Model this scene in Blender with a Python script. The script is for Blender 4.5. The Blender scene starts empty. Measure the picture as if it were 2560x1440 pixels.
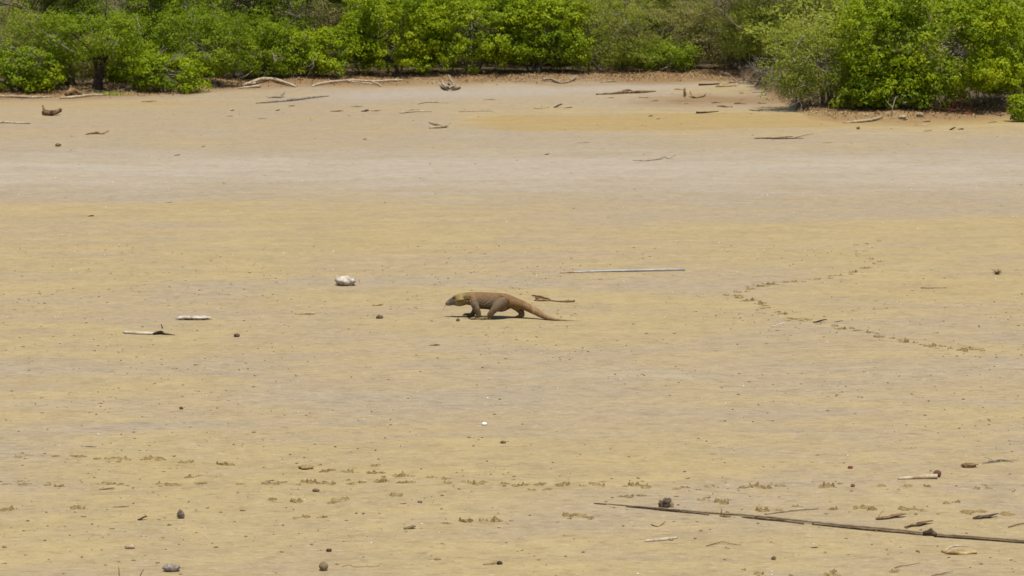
import bpy, bmesh, math, random
import numpy as np
from mathutils import Vector, Matrix, noise

# ------------------------------------------------------------------ camera
scene = bpy.context.scene
COL = scene.collection
W0, H0, FPX = 2560.0, 1440.0, 7000.0          # photograph size and focal length in its pixels
CAM_H = 7.2
PITCH = math.atan(920.0 / FPX)

cam_data = bpy.data.cameras.new('camera')
cam_data.sensor_width = 36.0
cam_data.lens = FPX / W0 * 36.0
cam_data.clip_start = 0.5
cam_data.clip_end = 6000.0
cam_data.dof.use_dof = True
cam_data.dof.focus_distance = 48.0
cam_data.dof.aperture_fstop = 3.6
cam = bpy.data.objects.new('camera', cam_data)
COL.objects.link(cam)
cam.location = (0, 0, CAM_H)
cam.rotation_euler = (math.pi / 2 - PITCH, 0, 0)
scene.camera = cam

# ------------------------------------------------------------------ light
SUN_EL, SUN_AZ = math.radians(72.0), math.radians(164.0)   # azimuth clockwise from +Y (behind the camera, a little to the right)
sdir = Vector((math.sin(SUN_AZ) * math.cos(SUN_EL), math.cos(SUN_AZ) * math.cos(SUN_EL), math.sin(SUN_EL)))
world = bpy.data.worlds.new('World')
scene.world = world
world.use_nodes = True
wn = world.node_tree
wn.nodes.clear()
sky = wn.nodes.new('ShaderNodeTexSky')
sky.sky_type = 'NISHITA'
sky.sun_disc = False
sky.sun_elevation = SUN_EL
sky.sun_rotation = SUN_AZ
sky.altitude = 5
sky.dust_density = 1.5
bg = wn.nodes.new('ShaderNodeBackground')
bg.inputs['Strength'].default_value = 0.08
wo = wn.nodes.new('ShaderNodeOutputWorld')
wn.links.new(sky.outputs[0], bg.inputs[0])
wn.links.new(bg.outputs[0], wo.inputs[0])
sun_data = bpy.data.lights.new('sun', 'SUN')
sun_data.energy = 4.0
sun_data.angle = math.radians(0.53)
sun_data.color = (1.0, 0.955, 0.88)
sun = bpy.data.objects.new('sun', sun_data)
COL.objects.link(sun)
sun.rotation_euler = sdir.to_track_quat('Z', 'Y').to_euler()
sun.location = (0, 40, 60)

scene.view_settings.view_transform = 'Standard'
scene.view_settings.look = 'None'
scene.view_settings.exposure = 0.40
scene.view_settings.gamma = 1.0
scene.render.engine = 'CYCLES'
scene.cycles.max_bounces = 6
scene.cycles.transparent_max_bounces = 4

# ------------------------------------------------------------------ ground shape
rng = np.random.default_rng(7)
random.seed(7)
Fv = Vector((0, math.cos(PITCH), -math.sin(PITCH)))
Uv = Vector((0, math.sin(PITCH), math.cos(PITCH)))

def ray(px, py):
    return Fv * FPX + Vector((1, 0, 0)) * (px - W0 / 2) + Uv * (H0 / 2 - py)

def flat(px, py):
    d = ray(px, py)
    t = CAM_H / -d.z
    return d.x * t, d.y * t

_sh = [flat(*p) for p in ((-700, 246), (-300, 242), (0, 238), (240, 233), (480, 229), (560, 213), (850, 204), (1300, 200),
                          (1700, 195), (1850, 192))]
_sh = [(-400.0, 112.0)] + _sh + [flat(1990, 276), flat(2060, 284), flat(2250, 290), flat(2400, 283), flat(2560, 270), flat(2900, 262), (400.0, 105.0)]
_sh.sort()
SHX = np.array([p[0] for p in _sh]); SHY = np.array([p[1] for p in _sh])

def hsh(ix, iy, s):
    n = np.sin(ix * 127.1 + iy * 311.7 + s * 74.7) * 43758.5453
    return n - np.floor(n)

def vnoise(x, y, s=0.0):
    x = np.asarray(x, float); y = np.asarray(y, float)
    ix = np.floor(x); iy = np.floor(y)
    fx = x - ix; fy = y - iy
    fx = fx * fx * (3 - 2 * fx); fy = fy * fy * (3 - 2 * fy)
    a = hsh(ix, iy, s); b = hsh(ix + 1, iy, s); c = hsh(ix, iy + 1, s); d = hsh(ix + 1, iy + 1, s)
    return (a * (1 - fx) + b * fx) * (1 - fy) + (c * (1 - fx) + d * fx) * fy

def fbm(x, y, s=0.0, o=3):
    r = 0.0; a = 0.5
    for i in range(o):
        r = r + a * vnoise(x * 2 ** i, y * 2 ** i, s + i * 3.1); a *= 0.5
    return r / (1 - 0.5 ** o)

def sstep(a, b, x):
    t = np.clip((x - a) / (b - a), 0, 1)
    return t * t * (3 - 2 * t)

def shore_dist(x, y):
    return y - np.interp(x, SHX, SHY) + 2.4 * (fbm(np.asarray(x) * .45, np.asarray(y) * .2, 5.) - .5)

def ground_z(x, y):
    s = shore_dist(x, y)
    z = 0.20 * sstep(-2.0, 2.5, s) + 0.10 * sstep(-2.5, 1.0, s) * (fbm(np.asarray(x) * .9, np.asarray(y) * .5, 2.) - .35)
    z = z + np.clip(s - 4, 0, 400) * 0.02 + 6.0 * sstep(25, 160, s)
    z = z + 0.016 * (fbm(np.asarray(x) * 1.1, np.asarray(y) * 1.1, 9.) - .5) * (1 - sstep(-6, 0, s))
    return z

def G(px, py):
    """pixel of the photograph -> point on the ground"""
    d = ray(px, py)
    t = CAM_H / -d.z
    for _ in range(8):
        z = float(ground_z(d.x * t, d.y * t))
        t = (CAM_H - z) / -d.z
    return Vector((d.x * t, d.y * t, z))

def scale_at(p):
    return FPX / (p - Vector((0, 0, CAM_H))).dot(Fv)

# ------------------------------------------------------------------ material helpers
def new_mat(name):
    m = bpy.data.materials.new(name)
    m.use_nodes = True
    nt = m.node_tree
    b = nt.nodes['Principled BSDF']
    b.inputs['Roughness'].default_value = 0.85
    b.inputs['Specular IOR Level'].default_value = 0.25
    return m, nt, b

def nd(nt, t, **kw):
    n = nt.nodes.new(t)
    for k, v in kw.items():
        if k in n.inputs:
            n.inputs[k].default_value = v
        else:
            setattr(n, k, v)
    return n

def noise_n(nt, vec, scale, detail=4, rough=0.55, dist=0.0):
    n = nd(nt, 'ShaderNodeTexNoise', Scale=scale, Detail=detail, Roughness=rough, Distortion=dist)
    nt.links.new(vec, n.inputs['Vector'])
    return n.outputs['Fac']

def ramp(nt, fac, stops, interp='LINEAR'):
    r = nt.nodes.new('ShaderNodeValToRGB')
    r.color_ramp.interpolation = interp
    e = r.color_ramp.elements
    while len(e) < len(stops):
        e.new(0.5)
    for el, (p, c) in zip(e, stops):
        el.position = p
        el.color = (*c, 1) if len(c) == 3 else c
    nt.links.new(fac, r.inputs[0])
    return r.outputs[0]

def mixc(nt, fac, a, b, blend='MIX'):
    m = nt.nodes.new('ShaderNodeMix')
    m.data_type = 'RGBA'
    m.blend_type = blend
    for sock, v in ((m.inputs[0], fac), (m.inputs[6], a), (m.inputs[7], b)):
        if isinstance(v, bpy.types.NodeSocket):
            nt.links.new(v, sock)
        elif isinstance(v, (int, float)):
            sock.default_value = v
        else:
            sock.default_value = (*v, 1)
    return m.outputs[2]

def math_n(nt, op, a, b=0.0, clamp=False):
    m = nt.nodes.new('ShaderNodeMath')
    m.operation = op
    m.use_clamp = clamp
    for i, v in enumerate((a, b)):
        if isinstance(v, bpy.types.NodeSocket):
            nt.links.new(v, m.inputs[i])
        else:
            m.inputs[i].default_value = v
    return m.outputs[0]

def bump(nt, b, h, strength, dist):
    n = nd(nt, 'ShaderNodeBump', Strength=strength, Distance=dist)
    nt.links.new(h, n.inputs['Height'])
    nt.links.new(n.outputs[0], b.inputs['Normal'])

def attr(nt, name):
    a = nt.nodes.new('ShaderNodeAttribute')
    a.attribute_name = name
    return a

def lin(r, g, b):
    f = lambda c: (c / 255 / 12.92) if c <= 10 else ((c / 255 + .055) / 1.055) ** 2.4
    return (f(r), f(g), f(b))

def speckled(name, stops, scale=9, bscale=30, bstr=.5, bdist=.01, rough=.88, stretch=None):
    m, nt, b = new_mat(name)
    tc = nt.nodes.new('ShaderNodeTexCoord')
    vec = tc.outputs['Object']
    if stretch:
        mp = nt.nodes.new('ShaderNodeMapping')
        mp.inputs['Scale'].default_value = stretch
        nt.links.new(vec, mp.inputs[0]); vec = mp.outputs[0]
    oi = nt.nodes.new('ShaderNodeObjectInfo')
    f = noise_n(nt, vec, scale, 5, .62)
    f = math_n(nt, 'ADD', f, math_n(nt, 'MULTIPLY', math_n(nt, 'SUBTRACT', oi.outputs['Random'], .5), .16))
    nt.links.new(ramp(nt, f, stops), b.inputs['Base Color'])
    b.inputs['Roughness'].default_value = rough
    bump(nt, b, noise_n(nt, vec, bscale, 4, .6), bstr, bdist)
    return m

M = {}
M['pale_wood'] = speckled('bleached_driftwood', [(.32, (.15, .105, .06)), (.5, (.32, .245, .155)), (.68, (.48, .395, .28))], 10, 30)
M['grey_wood'] = speckled('grey_driftwood', [(.32, (.13, .105, .08)), (.52, (.27, .225, .175)), (.7, (.40, .35, .285))], 7, 26)
M['brown_wood'] = speckled('brown_driftwood', [(.32, (.055, .03, .014)), (.52, (.16, .095, .042)), (.7, (.30, .20, .10))], 8, 28)
M['dark_wood'] = speckled('dark_wet_wood', [(.35, (.018, .011, .007)), (.55, (.06, .038, .02)), (.72, (.15, .10, .06))], 9, 30)
M['ochre_wood'] = speckled('ochre_dry_stick', [(.32, (.17, .10, .035)), (.52, (.33, .22, .09)), (.7, (.46, .35, .18))], 8, 28)
M['white_coral'] = speckled('white_coral', [(.3, (.20, .15, .09)), (.46, (.46, .40, .32)), (.68, (.62, .57, .50))], 11, 18, 1.0, .03)
M['shell_white'] = speckled('white_shell', [(.3, (.62, .60, .56)), (.7, (.85, .84, .81))], 20, 40, .3, .004, .5)
M['grey_stone'] = speckled('grey_stone', [(.34, (.07, .052, .036)), (.55, (.165, .13, .095)), (.7, (.29, .24, .19))], 16, 30, .8, .015)
M['brown_stone'] = speckled('brown_stone', [(.34, (.06, .038, .018)), (.55, (.15, .105, .055)), (.7, (.26, .19, .105))], 18, 34, .8, .012)
M['red_stone'] = speckled('red_stone', [(.34, (.10, .028, .02)), (.6, (.22, .075, .05)), (.75, (.34, .16, .11))], 20, 34, .6, .01)
M['dull_red'] = speckled('dull_red_rind', [(.34, (.07, .026, .02)), (.6, (.15, .060, .042)), (.75, (.22, .11, .08))], 20, 34, .6, .01)
M['clod'] = speckled('disturbed_mud', [(.3, (.15, .10, .04)), (.5, (.25, .178, .075)), (.72, (.34, .255, .12))], 14, 32, .9, .015)
M['bleached'] = speckled('bleached_wood', [(.3, (.22, .175, .12)), (.5, (.40, .345, .265)), (.7, (.52, .465, .38))], 9, 26)
M['print'] = speckled('trodden_mud', [(.3, (.13, .085, .03)), (.46, (.225, .158, .06)), (.6, (.305, .225, .095)), (.75, (.345, .262, .125))], 3.2, 9, .9, .02)
M['shell_grey'] = speckled('grey_shell', [(.3, (.10, .08, .062)), (.5, (.25, .21, .175)), (.7, (.43, .38, .325))], 26, 40, .6, .008)
M['shell_tan'] = speckled('tan_shell', [(.3, (.17, .10, .05)), (.5, (.34, .23, .13)), (.7, (.56, .45, .33))], 22, 40, .4, .006, .6)
M['husk'] = speckled('dry_husk', [(.3, (.12, .085, .045)), (.55, (.21, .155, .085)), (.75, (.30, .235, .145))], 14, 60, .5, .006)
M['pole_grey'] = speckled('painted_grey_pole', [(.3, (.19, .175, .155)), (.5, (.30, .295, .28)), (.7, (.38, .38, .375))], 7, 30, .3, .004, .6)
M['rust_leaf'] = speckled('dead_rusty_frond', [(.3, (.10, .035, .015)), (.55, (.24, .095, .045)), (.75, (.36, .19, .10))], 14, 30)
M['bark_dark'] = speckled('dark_bark', [(.35, (.022, .015, .010)), (.55, (.055, .038, .026)), (.75, (.12, .088, .06))], 6, 20, 1., .03)
M['bark_grey'] = speckled('grey_bark', [(.35, (.10, .08, .06)), (.55, (.22, .185, .145)), (.75, (.36, .315, .26))], 6, 20, .8, .02)
M['plastic_pale'] = speckled('pale_shred', [(.3, (.42, .38, .36)), (.7, (.58, .54, .52))], 8, 20, .2, .003, .4)

def leaf_mat(name, stops, gloss=.4, trans=.30):
    m, nt, b = new_mat(name)
    a = attr(nt, 'tint')
    c = ramp(nt, a.outputs['Fac'], stops)
    nt.links.new(c, b.inputs['Base Color'])
    b.inputs['Roughness'].default_value = gloss
    b.inputs['Specular IOR Level'].default_value = .22
    t = nt.nodes.new('ShaderNodeBsdfTranslucent')
    nt.links.new(mixc(nt, .35, c, (.22, .30, .01)), t.inputs['Color'])
    mx = nt.nodes.new('ShaderNodeMixShader')
    mx.inputs[0].default_value = trans
    out = nt.nodes['Material Output']
    nt.links.new(b.outputs[0], mx.inputs[1]); nt.links.new(t.outputs[0], mx.inputs[2])
    nt.links.new(mx.outputs[0], out.inputs['Surface'])
    return m

M['leaf_bright'] = leaf_mat('glossy_mangrove_leaf', [(0, (.095, .165, .004)), (.4, (.225, .305, .004)), (.75, (.345, .42, .006)), (.97, (.43, .475, .010)), (1, (.60, .48, .03))], .6, .48)
M['leaf_mid'] = leaf_mat('mid_green_leaf', [(0, (.095, .145, .006)), (.45, (.185, .26, .008)), (.8, (.26, .335, .010)), (1, (.32, .38, .02))], .65, .48)
M['leaf_feather'] = leaf_mat('feathery_leaf', [(0, (.16, .185, .022)), (.45, (.265, .30, .034)), (.8, (.335, .365, .05)), (1, (.39, .40, .07))], .7, .45)
M['leaf_olive'] = leaf_mat('dry_olive_leaf', [(0, (.16, .145, .038)), (.4, (.26, .245, .062)), (.75, (.35, .31, .10)), (1, (.43, .35, .15))], .75, .42)
M['litter'] = leaf_mat('brown_leaf_litter', [(0, (.06, .032, .015)), (.4, (.16, .085, .038)), (.75, (.29, .18, .085)), (1, (.42, .32, .2))], .8, .1)

# ------------------------------------------------------------------ mesh helpers
def tag(o, label=None, cat=None, group=None, kind=None):
    if label: o['label'] = label
    if cat: o['category'] = cat
    if group: o['group'] = group
    if kind: o['kind'] = kind
    return o

def link_mesh(name, me, mat=None, parent=None, smooth=True):
    if mat: me.materials.append(mat)
    if smooth and len(me.polygons):
        me.polygons.foreach_set('use_smooth', np.ones(len(me.polygons), bool))
    o = bpy.data.objects.new(name, me)
    COL.objects.link(o)
    if parent: o.parent = parent
    return o

def mesh_np(name, verts, faces, attrs=None):
    """verts (n,3), faces (m,k) numpy"""
    me = bpy.data.meshes.new(name)
    verts = np.asarray(verts, np.float32); faces = np.asarray(faces, np.int32)
    k = faces.shape[1]
    me.vertices.add(len(verts)); me.vertices.foreach_set('co', verts.ravel())
    me.loops.add(faces.size); me.loops.foreach_set('vertex_index', faces.ravel())
    me.polygons.add(len(faces))
    me.polygons.foreach_set('loop_start', np.arange(0, faces.size, k, dtype=np.int32))
    me.update(calc_edges=True)
    for an, av in (attrs or {}).items():
        a = me.attributes.new(an, 'FLOAT', 'POINT')
        a.data.foreach_set('value', np.asarray(av, np.float32))
    return me

def empty(name, loc):
    o = bpy.data.objects.new(name, None)
    COL.objects.link(o)
    o.location = loc
    o.empty_display_size = .1
    return o

class MB:
    def __init__(self):
        self.v = []; self.f = []
    def ring_loft(self, rings, cap=True):
        b = len(self.v); n = len(rings[0])
        for r in rings: self.v += [tuple(p) for p in r]
        for i in range(len(rings) - 1):
            for j in range(n):
                k = (j + 1) % n
                self.f.append((b + i * n + j, b + i * n + k, b + (i + 1) * n + k, b + (i + 1) * n + j))
        if cap:
            self.f.append(tuple(b + j for j in range(n))[::-1])
            e = b + (len(rings) - 1) * n
            self.f.append(tuple(e + j for j in range(n)))
    def tube(self, pts, radii, seg=8, rough=0.0, flat_=1.0, rnd=random):
        pts = [Vector(p) for p in pts]
        rings = []
        side = None
        for i, p in enumerate(pts):
            t = (pts[min(i + 1, len(pts) - 1)] - pts[max(i - 1, 0)])
            if t.length < 1e-9: t = Vector((1, 0, 0))
            t.normalize()
            if side is None:
                side = t.cross(Vector((0, 0, 1)))
                if side.length < .05: side = Vector((1, 0, 0)).cross(t)
            else:
                side = side - t * side.dot(t)
            side.normalize()
            up = side.cross(t)
            r = radii[i] if hasattr(radii, '__len__') else radii
            rings.append([p + (side * math.cos(a) + up * math.sin(a) * flat_) * r * (1 + rough * rnd.uniform(-1, 1))
                          for a in (2 * math.pi * k / seg for k in range(seg))])
        self.ring_loft(rings)
    def mesh(self, name):
        me = bpy.data.meshes.new(name)
        me.from_pydata(self.v, [], self.f)
        me.update()
        return me

def subdiv(pts, radii, n=3, wob=0.0, rnd=random):
    """Catmull-Rom through pts, radii interpolated"""
    P = [Vector(p) for p in pts]
    out, rr = [], []
    for i in range(len(P) - 1):
        p0 = P[max(i - 1, 0)]; p1 = P[i]; p2 = P[i + 1]; p3 = P[min(i + 2, len(P) - 1)]
        for k in range(n):
            t = k / n
            q = .5 * ((2 * p1) + (p2 - p0) * t + (2 * p0 - 5 * p1 + 4 * p2 - p3) * t * t + (3 * p1 - p0 - 3 * p2 + p3) * t ** 3)
            r = radii[i] * (1 - t) + radii[i + 1] * t
            if wob and (i or k): q = q + Vector((rnd.uniform(-1, 1), rnd.uniform(-1, 1), rnd.uniform(-.6, .6))) * wob * r
            out.append(q); rr.append(r)
    out.append(P[-1]); rr.append(radii[-1])
    return out, rr

# ------------------------------------------------------------------ mudflat
def axis(core0, core1, step, lo, hi):
    a = list(np.arange(core0, core1 + 1e-6, step))
    s = step; x = core1; up = []
    while x < hi:
        s *= 1.35; x += s; up.append(x)
    s = step; x = core0; dn = []
    while x > lo:
        s *= 1.35; x -= s; dn.append(x)
    return np.array(dn[::-1] + a + up)

gx = axis(-27, 27, .16, -2600, 2600)
gy = axis(27, 150, .30, -900, 3200)
XX, YY = np.meshgrid(gx, gy)
ZZ = ground_z(XX, YY)
nx, ny = len(gx), len(gy)
idx = np.arange(nx * ny).reshape(ny, nx)
gf = np.stack([idx[:-1, :-1], idx[:-1, 1:], idx[1:, 1:], idx[1:, :-1]], -1).reshape(-1, 4)
# sediment zones (how much ochre sand, pale silt crust and brown litter lie where)
def row_y(Y):            # ground distance -> row of the photograph, for reading the zones off it
    c = FPX * (CAM_H * math.cos(PITCH) - Y * math.sin(PITCH)) / (Y * math.cos(PITCH) + CAM_H * math.sin(PITCH))
    return 720 + c
Yc = np.clip(YY, 8, 4000)
PY = row_y(Yc)
PXc = 1280 + FPX * XX / (Yc * math.cos(PITCH) + CAM_H * math.sin(PITCH))
warp = 26 * (fbm(XX * .12, YY * .05, 21.) - .5) + 14 * (fbm(XX * .4, YY * .12, 22.) - .5)
PYw = PY + warp * (np.clip(PY, 20, 3000) / 500) ** .6
OCH = np.interp(PYw, [190, 235, 262, 285, 330, 375, 400, 470, 500, 530, 560, 680, 700, 760, 860, 930, 1000, 1040, 1090, 1130, 1180, 1260, 1440],
                [.4, .30, .34, .34, .30, .22, .08, .10, .30, .62, .78, .74, .55, .58, .62, .40, .44, .66, .42, .50, .66, .58, .66])
# strong ochre tongue in front of the right-hand thicket and a paler one on the left
OCH = OCH + .75 * sstep(1080, 1240, PXc) * np.exp(-((PYw - 303 - 4 * np.sin(PXc / 300)) / 17.) ** 2)
OCH = OCH + .45 * sstep(1900, 1500, PXc) * 0 + .30 * np.exp(-((PYw - 268) / 10.) ** 2) * sstep(1000, 300, PXc)
OCH = OCH + .35 * np.exp(-((PYw - 720) / 40.) ** 2) * sstep(1850, 2150, PXc) - .25 * np.exp(-((PYw - 525) / 22.) ** 2) * sstep(1950, 2250, PXc)
PALE = np.interp(PYw, [190, 212, 224, 245, 262, 300, 370, 392, 415, 455, 485, 520, 560, 900, 940, 1000, 1100, 1130, 1160, 1440],
                 [.1, .15, .15, .12, .12, .12, .22, .55, .80, .62, .32, .10, .05, .08, .22, .14, .10, .18, .10, .10])
PALE = PALE * (1 - .8 * np.exp(-((PYw - 225) / 22.) ** 2) * (1 - sstep(650, 850, PXc) * (1 - sstep(1600, 1800, PXc))))
SD = shore_dist(XX, YY)
BRN = sstep(-8, -.5, SD) * (.72 + 1.1 * (fbm(XX * .5, YY * .22, 31.) - .35))
BRN = np.maximum(BRN, .95 * (.5 + fbm(XX * .6, YY * .25, 33.)) * np.exp(-((PYw - 252) / 20.) ** 2) * sstep(1450, 1750, PXc) * (1 - sstep(1980, 2050, PXc)))
BRN = np.clip(np.maximum(BRN, sstep(.5, 4, SD)), 0, 1)
fine = 8 * (fbm(XX * .35, YY * .35, 41.) - .5) + 5 * (fbm(XX * 1.2, YY * .9, 42.) - .5)
e0 = np.interp(PXc, [1000, 1300, 2000, 2600], [300, 287, 280, 276]); e1 = np.interp(PXc, [1000, 1300, 1700, 2300, 2600], [318, 326, 325, 314, 306])
STRIP = sstep(-5, 7, PY + fine - e0) * (1 - sstep(-3, 4, PY + fine * .6 - e1)) * sstep(1060, 1300, PXc + fine * 8)
STRIP = np.maximum(STRIP, .55 * np.exp(-((PY + fine - 262) / 9.) ** 2) * sstep(1100, 200, PXc))
LIL = np.exp(-((PY + fine - np.interp(PXc, [700, 1300, 1750], [243, 228, 213])) / 13.) ** 2) * sstep(680, 950, PXc) * (1 - sstep(1650, 1800, PXc))
PINK = np.clip(np.interp(PYw, [230, 300, 360, 400], [.55, .5, .25, 0]) * (1 - sstep(900, 1300, PXc)), 0, 1)
me = mesh_np('mudflat', np.stack([XX, YY, ZZ], -1).reshape(-1, 3), gf,
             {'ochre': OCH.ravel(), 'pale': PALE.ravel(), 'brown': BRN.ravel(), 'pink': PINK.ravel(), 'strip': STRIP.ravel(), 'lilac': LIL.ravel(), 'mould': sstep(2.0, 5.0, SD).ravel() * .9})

def mud_material():
    m, nt, b = new_mat('dry_mudflat')
    geo = nt.nodes.new('ShaderNodeNewGeometry')
    pos0 = geo.outputs['Position']
    mp = nt.nodes.new('ShaderNodeMapping')            # tide lines run along the shore: stretch the sediment that way
    mp.inputs['Scale'].default_value = (.45, 1.0, 1.0)
    mp.inputs['Rotation'].default_value = (0, 0, math.radians(-4))
    nt.links.new(pos0, mp.inputs[0])
    pos = mp.outputs[0]
    n1 = noise_n(nt, pos, .22, 5, .62, .8)
    n2 = noise_n(nt, pos, 1.0, 6, .68, .5)
    n3 = noise_n(nt, pos, 4.5, 5, .66)
    n4 = noise_n(nt, pos0, 34.0, 3, .6)
    n5 = noise_n(nt, pos0, 7.0, 5, .66)
    # ochre sand against grey silt
    o = math_n(nt, 'ADD', attr(nt, 'ochre').outputs['Fac'], math_n(nt, 'MULTIPLY', math_n(nt, 'SUBTRACT', n1, .5), 2.5))
    o = math_n(nt, 'ADD', o, math_n(nt, 'MULTIPLY', math_n(nt, 'SUBTRACT', n2, .5), 1.6))
    o = math_n(nt, 'ADD', o, math_n(nt, 'MULTIPLY', math_n(nt, 'SUBTRACT', n3, .5), .7))
    of = ramp(nt, o, [(.10, (0, 0, 0)), (.92, (1, 1, 1))])
    silt = mixc(nt, ramp(nt, n3, [(.3, (0, 0, 0)), (.7, (1, 1, 1))]), (.262, .207, .134), (.318, .257, .176))
    sand = mixc(nt, ramp(nt, n2, [(.3, (0, 0, 0)), (.7, (1, 1, 1))]), (.296, .220, .100), (.356, .274, .134))
    c = mixc(nt, of, silt, sand)
    # pale crust
    p = math_n(nt, 'ADD', attr(nt, 'pale').outputs['Fac'], math_n(nt, 'MULTIPLY', math_n(nt, 'SUBTRACT', noise_n(nt, pos, .6, 6, .68, .4), .5), 1.9))
    c = mixc(nt, math_n(nt, 'MULTIPLY', ramp(nt, p, [(.25, (0, 0, 0)), (.95, (1, 1, 1))]), .85), c, (.352, .302, .235))
    # pinkish silt on the left
    c = mixc(nt, math_n(nt, 'MULTIPLY', attr(nt, 'pink').outputs['Fac'], .5), c, (.272, .206, .130))
    c = mixc(nt, math_n(nt, 'MULTIPLY', attr(nt, 'lilac').outputs['Fac'], .75), c, (.315, .272, .225))
    sp = math_n(nt, 'ADD', attr(nt, 'strip').outputs['Fac'], math_n(nt, 'MULTIPLY', math_n(nt, 'SUBTRACT', n3, .5), .5))
    c = mixc(nt, math_n(nt, 'MULTIPLY', ramp(nt, sp, [(.2, (0, 0, 0)), (.8, (1, 1, 1))]), .85), c, mixc(nt, n2, (.262, .182, .066), (.350, .250, .100)))
    # brown litter and silt along the shore
    br = math_n(nt, 'ADD', attr(nt, 'brown').outputs['Fac'], math_n(nt, 'MULTIPLY', math_n(nt, 'SUBTRACT', n2, .5), 1.0))
    bc = mixc(nt, n5, (.125, .068, .028), (.285, .180, .080))
    c = mixc(nt, ramp(nt, br, [(.2, (0, 0, 0)), (.9, (1, 1, 1))]), c, bc)
    # leaf mould under the thicket
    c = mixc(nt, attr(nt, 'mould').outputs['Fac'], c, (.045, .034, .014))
    gr = ramp(nt, noise_n(nt, pos0, 2.2, 8, .74, .3), [(.28, (.84, .83, .81)), (.5, (1, 1, 1)), (.74, (1.12, 1.11, 1.09))])
    c = mixc(nt, 1.0, c, gr, 'MULTIPLY')
    # fine grain, damp specks and shell dust
    c = mixc(nt, ramp(nt, n4, [(.30, (.6, .6, .6)), (.42, (0, 0, 0))]), c, (.17, .118, .058))
    c = mixc(nt, math_n(nt, 'MULTIPLY', ramp(nt, noise_n(nt, pos, 15., 3, .6), [(.56, (0, 0, 0)), (.70, (1, 1, 1))]), .6), c, (.41, .345, .24))
    c = mixc(nt, math_n(nt, 'MULTIPLY', ramp(nt, noise_n(nt, pos, 9., 4, .7), [(.34, (1, 1, 1)), (.46, (0, 0, 0))]), .55), c, (.20, .142, .07))
    nt.links.new(c, b.inputs['Base Color'])
    b.inputs['Roughness'].default_value = .9
    b.inputs['Specular IOR Level'].default_value = .2
    h = math_n(nt, 'ADD', math_n(nt, 'MULTIPLY', n5, .6), math_n(nt, 'MULTIPLY', n4, .25))
    h = math_n(nt, 'ADD', h, n2)
    bump(nt, b, h, .8, .06)
    return m
mud = link_mesh('mudflat', me, mud_material())
tag(mud, kind='structure')

# ------------------------------------------------------------------ vegetation
def leaf_faces(C, N, L, Wd, rnd, droop=0.0):
    """pointed leaves: centres C, normals N, lengths L -> verts, quads"""
    n = len(C)
    R = rnd.normal(size=(n, 3))
    T = np.cross(N, R); T /= np.linalg.norm(T, axis=1, keepdims=True) + 1e-9
    B = np.cross(N, T)
    l = L[:, None]; w = Wd[:, None]
    v0 = C - T * l * .5
    v1 = C + B * w * .5 + N * l * .06 - T * l * .05
    v2 = C + T * l * .5 - N * l * droop
    v3 = C - B * w * .5 + N * l * .06 - T * l * .05
    V = np.stack([v0, v1, v2, v3], 1).reshape(-1, 3)
    F = np.arange(n * 4).reshape(n, 4)
    return V, F

def sph_noise(D, seed, f=1.7):
    return fbm(D[:, 0] * f + D[:, 2] * 1.3 + seed * 3.3, D[:, 1] * f - D[:, 2] * f + seed * 1.7, seed, 3)

TYPES = {   # leaf material, leaf length, width, leaves per clump, clump radius
    'broad':   ('leaf_bright', .125, .078, 34, .20),
    'mid':     ('leaf_mid', .105, .058, 40, .22),
    'feather': ('leaf_feather', .12, .036, 56, .27),
    'olive':   ('leaf_olive', .11, .034, 52, .27),
}

def twig_tree(mb, o, d, length, r, depth, rnd, spread=.55):
    n = 4
    pts = [o]; p = o.copy(); dd = d.copy()
    for i in range(n):
        dd = (dd + Vector((rnd.gauss(0, .18), rnd.gauss(0, .18), rnd.gauss(0, .14)))).normalized()
        p = p + dd * length / n
        pts.append(p.copy())
    mb.tube(pts, [r * (1 - .65 * i / n) for i in range(n + 1)], 4)
    if depth:
        for k in range(rnd.randint(2, 4)):
            i = rnd.randint(1, n)
            nd_ = (dd + Vector((rnd.gauss(0, spread), rnd.gauss(0, spread), rnd.gauss(.1, spread)))).normalized()
            twig_tree(mb, pts[i], nd_, length * rnd.uniform(.45, .75), r * .5, depth - 1, rnd, spread)

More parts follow.
